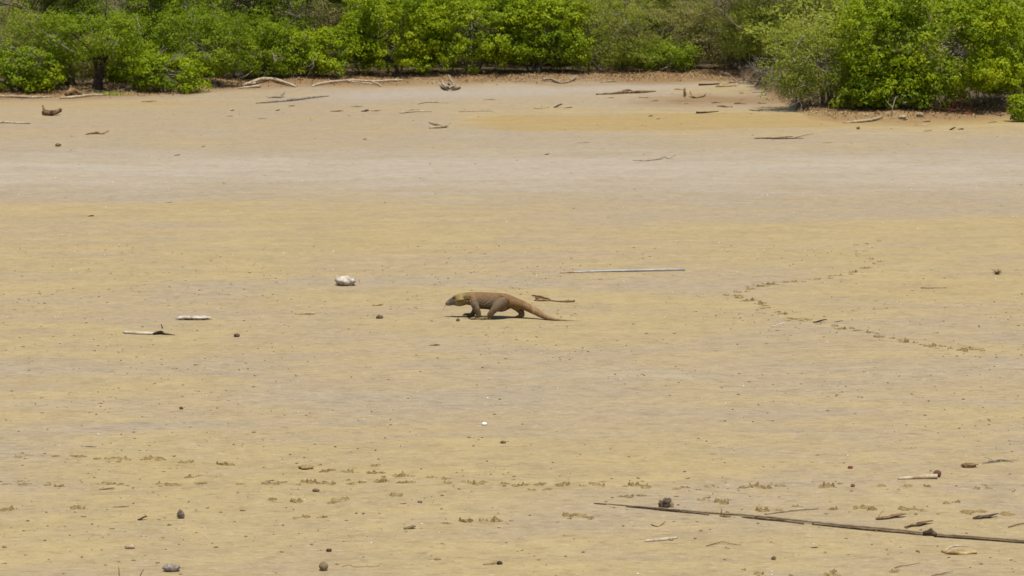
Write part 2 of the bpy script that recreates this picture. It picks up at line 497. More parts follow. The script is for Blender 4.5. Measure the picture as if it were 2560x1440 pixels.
def shrub(name, label, px, by, wpx, top, typ, seed, dens=1.0, depth=None, back=0.0, lift=0.0, trunk_r=.06, stems=6, twigs=0,
          cat='shrub', group='shrubs along the shore', bark='bark_grey', twig_len=1.0, skirt=True, tintb=0.0, lean=0.0, z_extra=0.0, hollow=0.0):
    rnd = random.Random(seed); nr = np.random.default_rng(seed)
    p = G(px, by)
    if back:
        s = scale_at(p)
        p = Vector((p.x * (p.y + back) / p.y, p.y + back, 0))
        p.z = float(ground_z(p.x, p.y))
    s = scale_at(p)
    wid = wpx / s * .5
    # height so that the crown tops out at photo row `top`
    d = ray(px, top); t = p.y / d.y
    hgt = max(1.0, CAM_H + d.z * t - p.z) + z_extra
    dep = depth if depth else max(1.2, wid * .85)
    root = empty(name, p)
    tag(root, label, cat, group)
    mat, L, Wd, per, cr = TYPES[typ]
    zc = hgt * (.5 if skirt else .66) + lift
    rz = hgt - zc
    area = 4 * wid * max(rz * 2, 1) + 2 * wid * dep * 2
    ncl = int(area * 5.2 * dens / (cr / .3) ** 2)
    D = nr.normal(size=(ncl * 2, 3)); D /= np.linalg.norm(D, axis=1, keepdims=True)
    keep = (D[:, 1] < .35) | (nr.random(len(D)) < .2)
    D = D[keep][:ncl]
    rad = (.50 + .54 * nr.random(len(D)) ** .7) * (.50 + .95 * sph_noise(D, seed * .37 + 1.1, 2.6))
    Db = np.sign(D) * np.abs(D) ** .72
    Cc = Db * rad[:, None] * np.array([wid, dep, rz])
    if skirt:                                    # dome: fuller towards the foot
        Cc[:, 2] = np.where(Cc[:, 2] < 0, Cc[:, 2] * .96, Cc[:, 2])
    Cc[:, 2] += zc
    Cc[:, 0] += lean * Cc[:, 2]
    ok = Cc[:, 2] > .12
    if hollow:                                   # open, shaded underside
        ok &= (Cc[:, 2] > hgt * hollow * (.6 + .8 * fbm(Cc[:, 0] * .9 + seed, Cc[:, 1] * .5, 3.))) | (nr.random(len(Cc)) < .16)
    Cc, D = Cc[ok], D[ok]
    nc = len(Cc)
    ctint = np.clip(nr.normal(.45, .16, nc) + tintb + .9 * (fbm(Cc[:, 0] * .8 + seed, Cc[:, 2] * .8, seed * .7) - .5), 0, 1)
    csz = nr.uniform(.7, 1.25, nc)
    cnt = per
    off = nr.normal(size=(nc, cnt, 3)); off /= np.linalg.norm(off, axis=2, keepdims=True)
    outw = D[:, None, :] * .55 + np.array([0, 0, .5])
    # leaves cover the outer face of each clump
    flip = np.sign((off * outw).sum(2, keepdims=True)); flip[flip == 0] = 1
    off = np.where(nr.random((nc, cnt, 1)) < .8, off * flip, off)
    rr = (.35 + .65 * nr.random((nc, cnt, 1)) ** .6) * cr * 1.5 * csz[:, None, None]
    P = Cc[:, None, :] + off * rr * np.array([1.1, 1.0, .72])
    N = off * .75 + outw * .6 + nr.normal(size=(nc, cnt, 3)) * .45
    N /= np.linalg.norm(N, axis=2, keepdims=True)
    tint = np.clip(ctint[:, None] * .75 + nr.random((nc, cnt)) * .42 - .06, 0, .97)
    tint[nr.random((nc, cnt)) > .9975] = 1.0
    P = P.reshape(-1, 3); N = N.reshape(-1, 3); tint = tint.ravel()
    g = P[:, 2] > .05
    P, N, tint = P[g], N[g], tint[g]
    sz = nr.uniform(.7, 1.3, len(P))
    V, F = leaf_faces(P, N, L * sz, Wd * sz, nr, .08)
    lm = mesh_np('crown', V, F, {'tint': np.repeat(tint, 4)})
    link_mesh('crown', lm, M[mat], root, smooth=False)
    # stems and limbs
    mb = MB()
    for k in range(stems):
        a = rnd.uniform(0, 2 * math.pi)
        base = Vector((math.cos(a) * wid * .12, math.sin(a) * dep * .12, -.05)) if stems > 2 else Vector((0, 0, -.05))
        tgt = Vector(Cc[rnd.randrange(nc)]) * .85
        mid = base.lerp(tgt, .45) + Vector((rnd.gauss(0, .12), rnd.gauss(0, .12), hgt * .08))
        pts, rr_ = subdiv([base, mid, tgt], [trunk_r, trunk_r * .7, trunk_r * .25], 4, .3, rnd)
        mb.tube(pts, rr_, 6, .1, 1, rnd)
        for q in range(3):
            t2 = Vector(Cc[rnd.randrange(nc)])
            pts, rr_ = subdiv([pts[rnd.randint(3, 5)], mid.lerp(t2, .6), t2], [trunk_r * .45, trunk_r * .3, trunk_r * .12], 3, .3, rnd)
            mb.tube(pts, rr_, 5, .1, 1, rnd)
    link_mesh('trunk', mb.mesh('trunk'), M[bark], root)
    if twigs:
        for k in range(twigs):
            tb = MB()
            i = rnd.randrange(nc)
            for _ in range(8):
                if D[i][1] < .1: break
                i = rnd.randrange(nc)
            o = Vector(Cc[i]) * 1.02 + Vector((0, -.15, 0))
            dr = Vector((rnd.gauss(0, .6), rnd.gauss(-.3, .3), rnd.gauss(.25, .6))).normalized()
            twig_tree(tb, o, dr, twig_len * rnd.uniform(.6, 1.3), rnd.uniform(.018, .040), 2, rnd)
            link_mesh('bare_branch', tb.mesh('bare_branch'), M['bark_grey'], root)
    return root

FW = 'shrubs in front along the shore'
BW = 'trees of the rear row'
# rear row fills the frame above the front shrubs
shrub('feathery_tree', 'olive grey tree rising behind the low bush in the top left corner', 40, 214, 330, -150, 'olive', 101, 1.28, back=7, twigs=10, cat='tree', group=BW, stems=4, trunk_r=.1)
shrub('leafy_tree', 'mid green tree behind the dark trunk with pale bare branches', 290, 214, 420, -170, 'mid', 102, 1.28, back=7, twigs=34, cat='tree', group=BW, stems=5, trunk_r=.1, twig_len=1.4)
shrub('leafy_tree', 'mid green twiggy tree behind the bright bushes left of the arched log', 560, 205, 380, -150, 'mid', 103, 1.28, back=7, twigs=34, cat='tree', group=BW, stems=5, trunk_r=.1, twig_len=1.3)
shrub('dry_tree', 'dull olive tree with grey twigs above the bush behind the arched log', 740, 200, 330, -160, 'olive', 104, 1.20, back=6, twigs=32, cat='tree', group=BW, stems=5, trunk_r=.1, tintb=-.12)
shrub('leafy_tree', 'dark green tree in the gap between the two bright bushes', 905, 198, 280, -170, 'mid', 105, 1.20, back=10, twigs=6, cat='tree', group=BW, stems=5, trunk_r=.1, tintb=-.2)
shrub('leafy_tree', 'green tree showing over the top of the broad bright bush', 1220, 198, 560, -180, 'mid', 106, 1.12, back=9, cat='tree', group=BW, stems=5, trunk_r=.1, tintb=.1)
shrub('feathery_tree', 'pale feathery tree above the curved pale branch', 1520, 195, 420, -170, 'feather', 107, 1.12, back=8, twigs=5, cat='tree', group=BW, stems=5, trunk_r=.08)
shrub('dry_tree', 'dry olive brown tree at the middle of the far thicket right of centre', 1760, 192, 420, -160, 'olive', 108, 1.12, back=8, twigs=14, cat='tree', group=BW, stems=5, trunk_r=.08, tintb=.08)
shrub('feathery_tree', 'pale green feathery tree behind the grey tangle of dead branches', 2010, 190, 420, -170, 'feather', 109, 1.12, back=9, twigs=5, cat='tree', group=BW, stems=5, trunk_r=.08, tintb=.05)
shrub('feathery_tree', 'tall feathery tree behind the biggest bright bush', 2330, 190, 460, -190, 'feather', 110, 0.88, back=12, cat='tree', group=BW, stems=5, trunk_r=.08)
shrub('leafy_tree', 'green tree behind the biggest bush in the top right corner', 2640, 200, 420, -190, 'mid', 111, 0.88, back=10, cat='tree', group=BW, stems=5, trunk_r=.08)
# front row
shrub('mangrove_bush', 'low bright green bush at the far left of the shore', 40, 233, 230, 112, 'broad', 1, .75, group=FW, depth=1.5, tintb=-.15, twigs=4)
shrub('olive_shrub', 'soft grey green willowy shrub left of the dark trunk', 105, 224, 190, 20, 'feather', 2, 1.0, group=FW, back=1.5, depth=1.4, tintb=-.05)
shrub('olive_shrub', 'dull olive shrub just behind and left of the dark trunk', 180, 220, 190, 90, 'olive', 3, 1.0, group=FW, back=1.0, depth=1.3, twigs=5)
shrub('mangrove_bush', 'small bright bush just right of the dark trunk', 318, 219, 170, 120, 'broad', 4, 1.0, group=FW, back=1.2, depth=1.2)
shrub('mangrove_bush', 'low bush nearest the sand right of the dark trunk', 420, 231, 190, 138, 'broad', 5, .72, group=FW, depth=1.2, tintb=-.12, twigs=3)
shrub('mangrove_bush', 'upright bright bush behind the low bush right of the dark trunk', 475, 214, 260, 20, 'mid', 6, .95, group=FW, back=1.6, depth=1.7, twigs=5)
shrub('mangrove_bush', 'green bush with bare twigs left of the arched pale log', 600, 208, 260, 40, 'mid', 7, 1.0, group=FW, back=1.0, depth=1.5, twigs=16)
shrub('mangrove_bush', 'bright green bush behind the arched pale log', 745, 203, 270, 66, 'broad', 8, 1.05, group=FW, back=.6, depth=1.8, twigs=3, hollow=.08)
shrub('mangrove_bush', 'bright rounded bush between the dark gap and the forked white driftwood', 985, 198, 250, -15, 'broad', 9, .95, group=FW, back=.8, depth=2.0, twigs=2, hollow=.10)
shrub('mangrove_bush', 'broad bright bush above the forked white driftwood', 1180, 196, 320, -35, 'broad', 10, .9, group=FW, back=1.2, depth=2.2, twigs=2, hollow=.14)
shrub('mangrove_bush', 'dark bottomed bright bush left of the curved pale branch', 1340, 196, 250, -20, 'broad', 11, .95, group=FW, back=1.6, depth=1.8, tintb=-.08, hollow=.14)
shrub('feathery_shrub', 'soft feathery shrub right of the broad bright bushes', 1490, 194, 290, -5, 'feather', 12, .9, group=FW, back=1.4, depth=1.7, twigs=5)
shrub('mangrove_bush', 'low green bush at the foot of the feathery shrubs', 1640, 190, 190, 112, 'mid', 13, 1.0, group=FW, back=.6, depth=1.3, twigs=5)
shrub('dry_shrub', 'dry olive brown shrub above the pale chunk of driftwood', 1650, 188, 300, 0, 'olive', 14, .9, group=FW, back=2.2, depth=1.6, twigs=10, tintb=.1)
shrub('dry_shrub', 'brownish olive shrub left of the grey tangle of dead branches', 1840, 186, 330, 5, 'olive', 15, .9, group=FW, back=1.6, depth=1.7, twigs=10)
shrub('feathery_shrub', 'feathery green shrub at the tip of the nearer thicket', 2070, 272, 300, 40, 'feather', 16, 1.0, group=FW, back=1.0, depth=1.7, twigs=8, hollow=.10)
shrub('mangrove_bush', 'biggest bright glossy bush of the nearer thicket', 2330, 278, 500, -40, 'broad', 17, .9, group=FW, back=1.6, depth=2.7, twigs=4, hollow=.10)
shrub('mangrove_bush', 'lower bright bush in front of the biggest one beside the bare upright stick', 2215, 284, 260, 175, 'broad', 18, .8, group=FW, back=1.2, depth=1.2, tintb=-.25)  # leaf tint lowered to paint in shade below the biggest bush
shrub('mangrove_bush', 'bright bush with grey twigs at the right edge', 2545, 268, 200, 20, 'broad', 19, .9, group=FW, back=1.6, depth=1.7, twigs=14, hollow=.08)
shrub('seedling_plant', 'small bright green plant alone on the sand at the right edge', 2556, 304, 50, 272, 'broad', 20, 1.6, depth=.3, stems=4, trunk_r=.01, cat='plant', group=None)

# the tree with the dark trunk
def trunk_tree():
    rnd = random.Random(77)
    t = shrub('umbrella_tree', 'tree with a short thick dark trunk and spreading green crown', 232, 231, 250, 30, 'mid', 31, .9,
              depth=1.7, stems=3, trunk_r=.05, twigs=8, cat='tree', group=None, skirt=False, bark='bark_dark', twig_len=1.2, lift=.15)
    for ch in t.children:
        if ch.name.startswith('trunk'):
            old = ch
    s = scale_at(t.location)
    mb = MB()
    def q(x, y, d=0.): return Vector(((x - 232) / s, d, (231 - y) / s))
    for pts, rr in (([q(240, 234), q(246, 205), q(250, 175), q(254, 150), q(250, 110)], [.25, .21, .21, .20, .11]),
                    ([q(252, 165), q(263, 148), q(285, 110), q(300, 80)], [.12, .10, .07, .04]),
                    ([q(250, 160), q(240, 146), q(215, 110), q(180, 80)], [.12, .10, .07, .04]),
                    ([q(247, 190, -.05), q(240, 160, -.1), q(238, 140, -.1)], [.07, .06, .05])):
        a, b = subdiv(pts, rr, 4, .18, rnd)
        mb.tube(a, b, 9, .08, 1, rnd)
    old.data = mb.mesh('trunk'); old.data.materials.append(M['bark_dark'])
    old.data.polygons.foreach_set('use_smooth', np.ones(len(old.data.polygons), bool))
    old['label'] = 'thick dark leaning trunk'
trunk_tree()

# ------------------------------------------------------------------ litter and crumbs (uncountable)
def scatter_litter():
    nr = np.random.default_rng(5)
    n = 34000
    x = nr.uniform(-26, 27, n)
    sd = nr.normal(1.4, 1.7, n)
    y = np.interp(x, SHX, SHY) + sd
    keep = nr.random(n) < (.25 + fbm(x * .5, y * .3, 8.))
    x, y = x[keep], y[keep]
    z = ground_z(x, y) + nr.uniform(.005, .05, len(x))
    C = np.stack([x, y, z], 1)
    N = nr.normal(size=(len(x), 3)) * .55 + np.array([0, -.1, 1]); N /= np.linalg.norm(N, axis=1, keepdims=True)
    L = nr.uniform(.05, .14, len(x)); Wd = L * nr.uniform(.15, .6, len(x))
    tw = nr.random(len(x)) < .10                      # thin broken twigs among the leaves
    L = np.where(tw, nr.uniform(.2, .6, len(x)), L); Wd = np.where(tw, nr.uniform(.015, .04, len(x)), Wd)
    V, F = leaf_faces(C, N, L, Wd, nr, -.1)
    o = link_mesh('leaf_litter', mesh_np('leaf_litter', V, F, {'tint': np.repeat(nr.random(len(x)), 4)}), M['litter'], smooth=False)
    tag(o, 'brown leaf litter strewn along the foot of the shrubs', 'leaf litter', kind='stuff')
scatter_litter()

def crumbs(name, label, cat, n, matname, smin, smax, seed, clus=True, xr=(-14, 14), yr=(29, 118), flatn=.6, pw=2.2):
    nr = np.random.default_rng(seed)
    # even density in the ground plane, clustered
    y = nr.uniform(yr[0], yr[1], n * 5)
    half = y * .20
    x = nr.uniform(-1, 1, n * 5) * 26
    w = (np.abs(x) < half) * (1.0 if not clus else np.clip((fbm(x * .55, y * .3, seed * 1.) - .38) * 4, .05, 1))
    k = nr.random(n * 5) < w
    x, y = x[k][:n], y[k][:n]
    n = len(x)
    s = smin + (smax - smin) * nr.random(n) ** pw
    z = ground_z(x, y)
    # little irregular octahedra
    base = np.array([[1, 0, 0], [0, 1, 0], [-1, 0, 0], [0, -1, 0], [0, 0, 1], [0, 0, -.5]], float)
    tri = np.array([[0, 1, 4], [1, 2, 4], [2, 3, 4], [3, 0, 4], [1, 0, 5], [2, 1, 5], [3, 2, 5], [0, 3, 5]])
    a = nr.uniform(0, 2 * np.pi, n)
    V = base[None] * nr.uniform(.6, 1.3, (n, 6, 1))
    V = V * np.stack([s * nr.uniform(.8, 1.7, n), s, s * flatn], 1)[:, None, :]
    ca, sa = np.cos(a)[:, None], np.sin(a)[:, None]
    X = V[..., 0] * ca - V[..., 1] * sa + x[:, None]
    Y = V[..., 0] * sa + V[..., 1] * ca + y[:, None]
    Z = V[..., 2] + z[:, None] + (s * flatn * .3)[:, None]
    F = (tri[None] + (np.arange(n) * 6)[:, None, None]).reshape(-1, 3)
    o = link_mesh(name, mesh_np(name, np.stack([X, Y, Z], -1).reshape(-1, 3), F), M[matname], smooth=False)
    tag(o, label, cat, kind='stuff')
crumbs('mud_crumbs', 'tiny brown mud crumbs strewn over the flat', 'mud crumbs', 3000, 'brown_stone', .003, .020, 11, pw=4.5, yr=(29, 58))
crumbs('sand_pellets', 'small ochre sand pellets strewn over the flat', 'sand pellets', 4200, 'clod', .004, .026, 12, pw=3.2, yr=(29, 62))
crumbs('shell_fragments', 'tiny white shell fragments strewn over the flat', 'shell fragments', 420, 'shell_white', .006, .020, 13, yr=(29, 80))
crumbs('twig_crumbs', 'small dark bits of wood scattered on the sand near the shore', 'debris', 330, 'brown_wood', .012, .05, 14, yr=(70, 122), flatn=.35)

# far thicket behind the rear row: one mass of foliage on the rising ground
def far_thicket(name, label, x0, x1, ncl, mat, seed):
    nr = np.random.default_rng(seed)
    x = nr.uniform(x0, x1, ncl)
    y = np.interp(x, SHX, SHY) + nr.uniform(9, 30, ncl)
    hh = 3.2 + 4.5 * fbm(x * .22, y * .15, 14.)
    z = ground_z(x, y) + hh * nr.random(ncl) ** .6
    C = np.stack([x, y, z], 1)
    per = 40
    off = nr.normal(size=(ncl, per, 3)); off /= np.linalg.norm(off, axis=2, keepdims=True)
    off[..., 1] = -np.abs(off[..., 1]); off[..., 2] = np.where(nr.random((ncl, per)) < .8, np.abs(off[..., 2]), off[..., 2])
    P = (C[:, None] + off * nr.uniform(.35, 1.0, (ncl, per, 1)) * .62).reshape(-1, 3)
    N = (off + np.array([0, -.2, .5]) + nr.normal(size=off.shape) * .5).reshape(-1, 3)
    N /= np.linalg.norm(N, axis=1, keepdims=True)
    L = nr.uniform(.16, .30, len(P))
    V, F = leaf_faces(P, N, L, L * .5, nr, .08)
    t = np.clip(np.repeat(nr.normal(.45, .2, ncl), per) * .8 + nr.random(len(P)) * .35, 0, .95)
    o = link_mesh(name, mesh_np(name, V, F, {'tint': np.repeat(t, 4)}), M[mat], smooth=False)
    tag(o, label, 'thicket', kind='stuff')
far_thicket('far_thicket', 'dense green thicket behind the rear trees of the left half', -46, 2.5, 1300, 'leaf_mid', 55)
far_thicket('far_thicket', 'pale olive thicket behind the rear trees of the right half', 2.5, 48, 1300, 'leaf_feather', 56)

# ------------------------------------------------------------------ the lizard
AX_X = [1100, 1115, 1180, 1300, 1345, 1385, 1470]
AX_D = [.10, .09, .04, -.05, -.16, -.34, -.40]
DO = G(1230, 794.5)
DS = scale_at(DO)
def LP(x, y, d=None):
    """photo pixel and depth (m, + away from the camera) -> point in the lizard's own space (origin on the ground under it)"""
    if d is None: d = float(np.interp(x, AX_X, AX_D))
    # perspective point on the vertical plane at this depth
    r = ray(x, y)
    Y = DO.y + d
    t = Y / r.y
    return Vector((r.x * t - DO.x, d, CAM_H + r.z * t - DO.z))

def build_lizard():
    root = empty('monitor_lizard', DO)
    tag(root, 'large brown monitor lizard walking left with its tongue out', 'lizard')
    mb = MB()
    #        x,    top,   bottom, half width m
    prof = [(1113.5, 757, 761.0, .016), (1115.5, 754, 763.2, .030), (1119, 750.5, 764.2, .040), (1124, 746.5, 764.5, .047), (1129, 743.0, 763.8, .054),
            (1134, 739.8, 763.2, .066), (1139, 737.0, 764.4, .078), (1145, 734.8, 765.8, .086), (1151, 733.0, 766, .088), (1158, 731.6, 764.5, .088),
            (1166, 730.8, 762.2, .092), (1174, 730.3, 762.5, .110), (1182, 730.1, 766, .135), (1190, 730.2, 769.5, .150), (1200, 730.5, 772, .160), (1214, 731, 773, .168),
            (1228, 731.5, 775.0, .180), (1242, 732, 778.5, .190), (1254, 732.8, 779.8, .186), (1264, 734.4, 777.5, .165), (1274, 737.2, 772.0, .140), (1284, 741.5, 769.5, .118),
            (1295, 746.3, 771.0, .100), (1308, 751.8, 774.8, .086), (1320, 757.6, 780.0, .078), (1332, 764.2, 785.4, .069), (1344, 771.6, 790.8, .060), (1354, 778.6, 795.6, .052),
            (1364, 785.5, 799.2, .044), (1376, 791.6, 801.8, .035), (1390, 795.6, 802.6, .027), (1408, 798.4, 803.0, .019), (1430, 800.4, 803.2, .012), (1455, 801.6, 803.2, .006)]
    rings = []
    n = 20
    prev = None
    cs = [(LP(x, (t + b) / 2), (t, b), x, w) for x, t, b, w in prof]
    for i, (c, (t, b), x, w) in enumerate(cs):
        hgt = (b - t) / DS * .5
        # tangent of the spine in plan, so the section stays square to it
        a = cs[max(i - 1, 0)][0]; e = cs[min(i + 1, len(cs) - 1)][0]
        tg = Vector((e.x - a.x, e.y - a.y, 0)).normalized()
        side = Vector((-tg.y, tg.x, 0))
        ring = []
        for k in range(n):
            an = 2 * math.pi * k / n
            ca, sa = math.cos(an), math.sin(an)
            # squarish sections on body
            e_ = .85 if 1170 < x < 1280 else .95
            u = math.copysign(abs(ca) ** e_, ca); v = math.copysign(abs(sa) ** e_, sa)
            ring.append(c + side * u * w + Vector((0, 0, 1)) * v * hgt)
        rings.append(ring)
    mb.ring_loft(rings)
    def limb(pts, rr, seg=12, n_=4, flat_=1.0):
        a, b = subdiv(pts, rr, n_)
        mb.tube(a, b, seg, 0, flat_)
    def foot(ank, fwd, size, lift=0.0, spread=.9, curl=0.0):
        """palm and five unequal toes with claws"""
        fwd = fwd.normalized(); side = Vector((-fwd.y, fwd.x, 0))
        z = .022 + lift
        palm0 = Vector((ank.x, ank.y, max(z, .02)))
        palm1 = palm0 + fwd * size * .42
        palm1.z = z
        a, b = subdiv([ank, palm0 * .5 + ank * .5, palm0 + fwd * size * .1, palm1], [.036, .036, .036, .030], 3)
        mb.tube(a, b, 10, 0, .85)
        for k, (an, ln) in enumerate(((-.75, .52), (-.32, .74), (0.02, .84), (.36, .76), (.8, .5))):
            d = (fwd * math.cos(an * spread) + side * math.sin(an * spread))
            p0 = palm0.lerp(palm1, .75) + side * an * size * .10
            p1 = p0 + d * size * ln * .4 + Vector((0, 0, .012))
            p2 = p0 + d * size * ln * .72; p2.z = z - .006
            p3 = p0 + d * size * ln * 1.0; p3.z = z - .018 - curl
            a, b = subdiv([p0, p1, p2, p3], [.019, .015, .012, .004], 3)
            mb.tube(a, b, 8)
    def ground_foot(x, d):            # point on the ground plane
        dd = LP(x, 794.5, d); return Vector((dd.x, d, 0))
    # near front leg
    limb([LP(1186, 746, -.03), LP(1184, 752, -.15), LP(1190, 769, -.21), LP(1196, 783, -.20), LP(1195, 791.5, -.19)], [.078, .084, .066, .050, .042])
    foot(LP(1195, 790.5, -.19), Vector((-1, -.25, 0)), .150)
    # far front leg
    limb([LP(1191, 752, .06), LP(1190, 766, .19), LP(1187, 777, .20), LP(1180, 786.0, .20), LP(1174, 787.5, .20)], [.07, .068, .056, .042, .036])
    foot(LP(1174, 787.0, .20), Vector((-1, .15, 0)), .125, .008)
    # near hind leg
    limb([LP(1262, 744, -.04), LP(1258, 751, -.14), LP(1243, 765, -.22), LP(1232, 778, -.24), LP(1223, 789.5, -.21)], [.090, .122, .090, .064, .052], 14)
    limb([LP(1268, 752, -.08), LP(1258, 760, -.15), LP(1244, 768, -.20)], [.075, .070, .050])
    foot(LP(1222, 790.5, -.21), Vector((-1, -.12, 0)), .190)
    # far hind leg, pushing off behind
    limb([LP(1272, 757, -.02), LP(1283, 762, .03), LP(1294, 770, .06), LP(1303, 780, .03), LP(1304, 791, .0)], [.095, .080, .068, .058, .056])
    foot(LP(1303, 792.0, .0), Vector((-1, .05, 0)), .110)
    # vent bulge under the tail root
    limb([LP(1276, 762, -.06), LP(1286, 768.5, -.07), LP(1294, 772.5, -.07), LP(1300, 770, -.07)], [.05, .046, .034, .02])
    # brow and jaw muscle, throat fold
    limb([LP(1131, 744.5, .02), LP(1137, 741, .02), LP(1143, 739, .03)], [.014, .026, .016], 8)
    limb([LP(1131, 744.5, .14), LP(1137, 741, .14), LP(1143, 739, .13)], [.014, .026, .016], 8)
    limb([LP(1141, 751, .01), LP(1152, 750, -.005), LP(1163, 750, -.01)], [.02, .045, .03], 10)
    me0 = mb.mesh('lizard_raw')
    ob = bpy.data.objects.new('lizard_raw', me0); COL.objects.link(ob)
    rm = ob.modifiers.new('r', 'REMESH'); rm.mode = 'VOXEL'; rm.voxel_size = .0075
    sm = ob.modifiers.new('s', 'SMOOTH'); sm.factor = .5; sm.iterations = 5
    dg = bpy.context.evaluated_depsgraph_get()
    me1 = bpy.data.meshes.new_from_object(ob.evaluated_get(dg))
    bpy.data.objects.remove(ob)
    me1.name = 'lizard_body'
    nv = len(me1.vertices)
    co = np.empty(nv * 3, np.float32); me1.vertices.foreach_get('co', co); co = co.reshape(-1, 3).astype(float)
    no = np.empty(nv * 3, np.float32); me1.vertices.foreach_get('normal', no); no = no.reshape(-1, 3).astype(float)
    # photo-like coordinates along the animal for pigment and skin folds
    PXv = 1230 + co[:, 0] * DS
    PYv = 794.5 - co[:, 2] * DS * .99 - co[:, 1] * 19.3
    near = np.clip(-no[:, 1], 0, 1)
    disp = np.zeros(nv)
    # flank wrinkles behind the elbow, slanting
    m = np.exp(-((PXv - 1219) / 13) ** 2) * np.exp(-((PYv - 757) / 7) ** 2) * (co[:, 1] < -.06)
    disp += m * .0045 * np.sin((PXv * .75 + PYv * 1.1) * .75 + 7 * fbm(co[:, 0] * 11, co[:, 2] * 11, 13.))
    # neck folds
    m = np.exp(-((PXv - 1170) / 9) ** 2) * np.exp(-((PYv - 752) / 9) ** 2)
    disp += m * .007 * np.sin((PXv * .9 - PYv * .35) * 1.0)
    # throat crease
    crease = np.exp(-((PYv - (754.5 - (PXv - 1145) * .17 + 2 * (fbm(co[:, 0] * 20, co[:, 2] * 6, 17.) - .5))) / 1.5) ** 2) * sstep(1138, 1146, PXv) * (1 - sstep(1172, 1180, PXv))
    crease = np.maximum(crease, np.exp(-((PYv - 744.5 - .12 * (PXv - 1178)) / 1.4) ** 2) * np.exp(-((PXv - 1178) / 6) ** 2) * .8)
    crease = np.maximum(crease, np.exp(-((PYv - (741.5 + .02 * (PXv - 1256) ** 2 * .25)) / 1.5) ** 2) * np.exp(-((PXv - 1257) / 9) ** 2))
    crease = np.maximum(crease, np.exp(-((PXv - (1267 + (PYv - 745) * .18)) / 1.8) ** 2) * np.exp(-((PYv - 750) / 7) ** 2))
    crease *= (co[:, 1] < .05)
    disp -= .016 * crease
    # mouth line
    disp -= .006 * np.exp(-((PYv - (760.0 - (PXv - 1115) * .12)) / 1.1) ** 2) * ((PXv > 1115) & (PXv < 1140))
    # fold under the thigh
    disp += .006 * (fbm(co[:, 0] * 14, co[:, 2] * 14 + co[:, 1] * 6, 3.) - .5)
    co2 = co + no * disp[:, None]
    co2[:, 2] = np.maximum(co2[:, 2], .001)
    me1.vertices.foreach_set('co', co2.astype(np.float32).ravel())
    # skin colour, with crease and belly shade painted in
    base = np.tile(np.array([.185, .107, .043]), (nv, 1))
    def blend(mask, col):
        nonlocal base
        mask = np.clip(mask, 0, 1)[:, None]
        base = base * (1 - mask) + np.array(col) * mask
    nz = fbm(co[:, 0] * 9, co[:, 2] * 9 + co[:, 1] * 5, 4.)
    nf = fbm(co[:, 0] * 38, co[:, 2] * 38 + co[:, 1] * 20, 6.)
    blend((nz - .45) * 1.6, (.215, .125, .055))
    blend((.48 - nz) * 1.6, (.14, .085, .037))
    blend(.5 * crease, (.06, .038, .018))  # fold lines darkened, painting in the shade of the creases
    # back dust-grey, shoulder ochre
    blend(.55 * np.exp(-((PXv - 1225) / 40) ** 2) * sstep(742, 732, PYv), (.20, .135, .075))
    blend(.75 * np.exp(-((PXv - 1171) / 12) ** 2) * np.exp(-((PYv - 735) / 8) ** 2), (.26, .145, .040))
    # legs greyer
    leg = np.maximum(sstep(757, 764, PYv) * ((PXv > 1172) & (PXv < 1262)), 0)
    legn = ((co[:, 1] < -.125) & (PYv > 744) & (PXv > 1176) & (PXv < 1268)).astype(float) * sstep(742, 752, PYv)
    legb = (PXv > 1292) * (PXv < 1315) * sstep(778, 783, PYv) * (co[:, 2] < .16) * (co[:, 1] > -.1)
    legf = ((co[:, 1] > .13) & (PXv > 1155) & (PXv < 1200) & (PYv > 762)).astype(float)
    legm = np.clip(legn + legb + legf * .8, 0, 1)
    blend(legm * .9, (.175, .132, .085))
    blend(legm * np.clip((nf - .5) * 2.5, 0, .6), (.09, .068, .045))
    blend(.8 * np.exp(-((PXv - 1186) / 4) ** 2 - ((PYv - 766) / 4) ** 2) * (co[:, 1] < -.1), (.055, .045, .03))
    # feet with yellow-green mud
    blend(.65 * sstep(784, 793, PYv) * (PXv < 1315), (.20, .145, .055))
    # belly: shade of the underside painted into the skin colour
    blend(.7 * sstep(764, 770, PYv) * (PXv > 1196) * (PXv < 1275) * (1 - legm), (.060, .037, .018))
    # head
    hd = 1 - sstep(1148, 1184, PXv + 10 * (nz - .5) + (PYv - 745) * .3)
    blend(hd * .85, (.25, .195, .08))
    blend(hd * np.exp(-((PXv - 1153) / 10) ** 2) * np.exp(-((PYv - 742) / 7) ** 2) * (.35 + 1.6 * (nf - .35)), (.44, .355, .125))
    blend(hd * np.clip((nf - .52) * 3.5, 0, .7), (.09, .07, .035))
    blend((1 - sstep(1126, 1141, PXv - (PYv - 745) * .25)) * .75, (.15, .13, .09))
    blend(np.exp(-((PXv - 1127) / 7) ** 2 - ((PYv - 751) / 5) ** 2) * .8, (.060, .064, .060))
    blend(np.exp(-((PXv - 1119) / 4) ** 2 - ((PYv - 758) / 3) ** 2) * .6, (.24, .215, .17))
    blend(.85 * np.exp(-((PXv - 1163) / 5) ** 2 - ((PYv - 742.5) / 3) ** 2), (.085, .055, .02))     # ear hole
    blend(.7 * np.exp(-((PXv - 1137.5) / 2) ** 2 - ((PYv - 745.5) / 2) ** 2), (.03, .025, .02))
    blend(.5 * hd * sstep(752, 760, PYv) * (PXv > 1140), (.26, .195, .085))
    # tail: paler worn patch, faint rings
    tl = sstep(1300, 1330, PXv)
    blend(tl * .55, (.235, .145, .070))
    blend(tl * .30 * (np.sin(PXv * .62) > .55), (.30, .21, .115))
    blend(.5 * np.exp(-((PXv - 1334) / 3.0) ** 2), (.36, .26, .15))
    blend(sstep(1350, 1385, PXv) * .7, (.25, .18, .095))
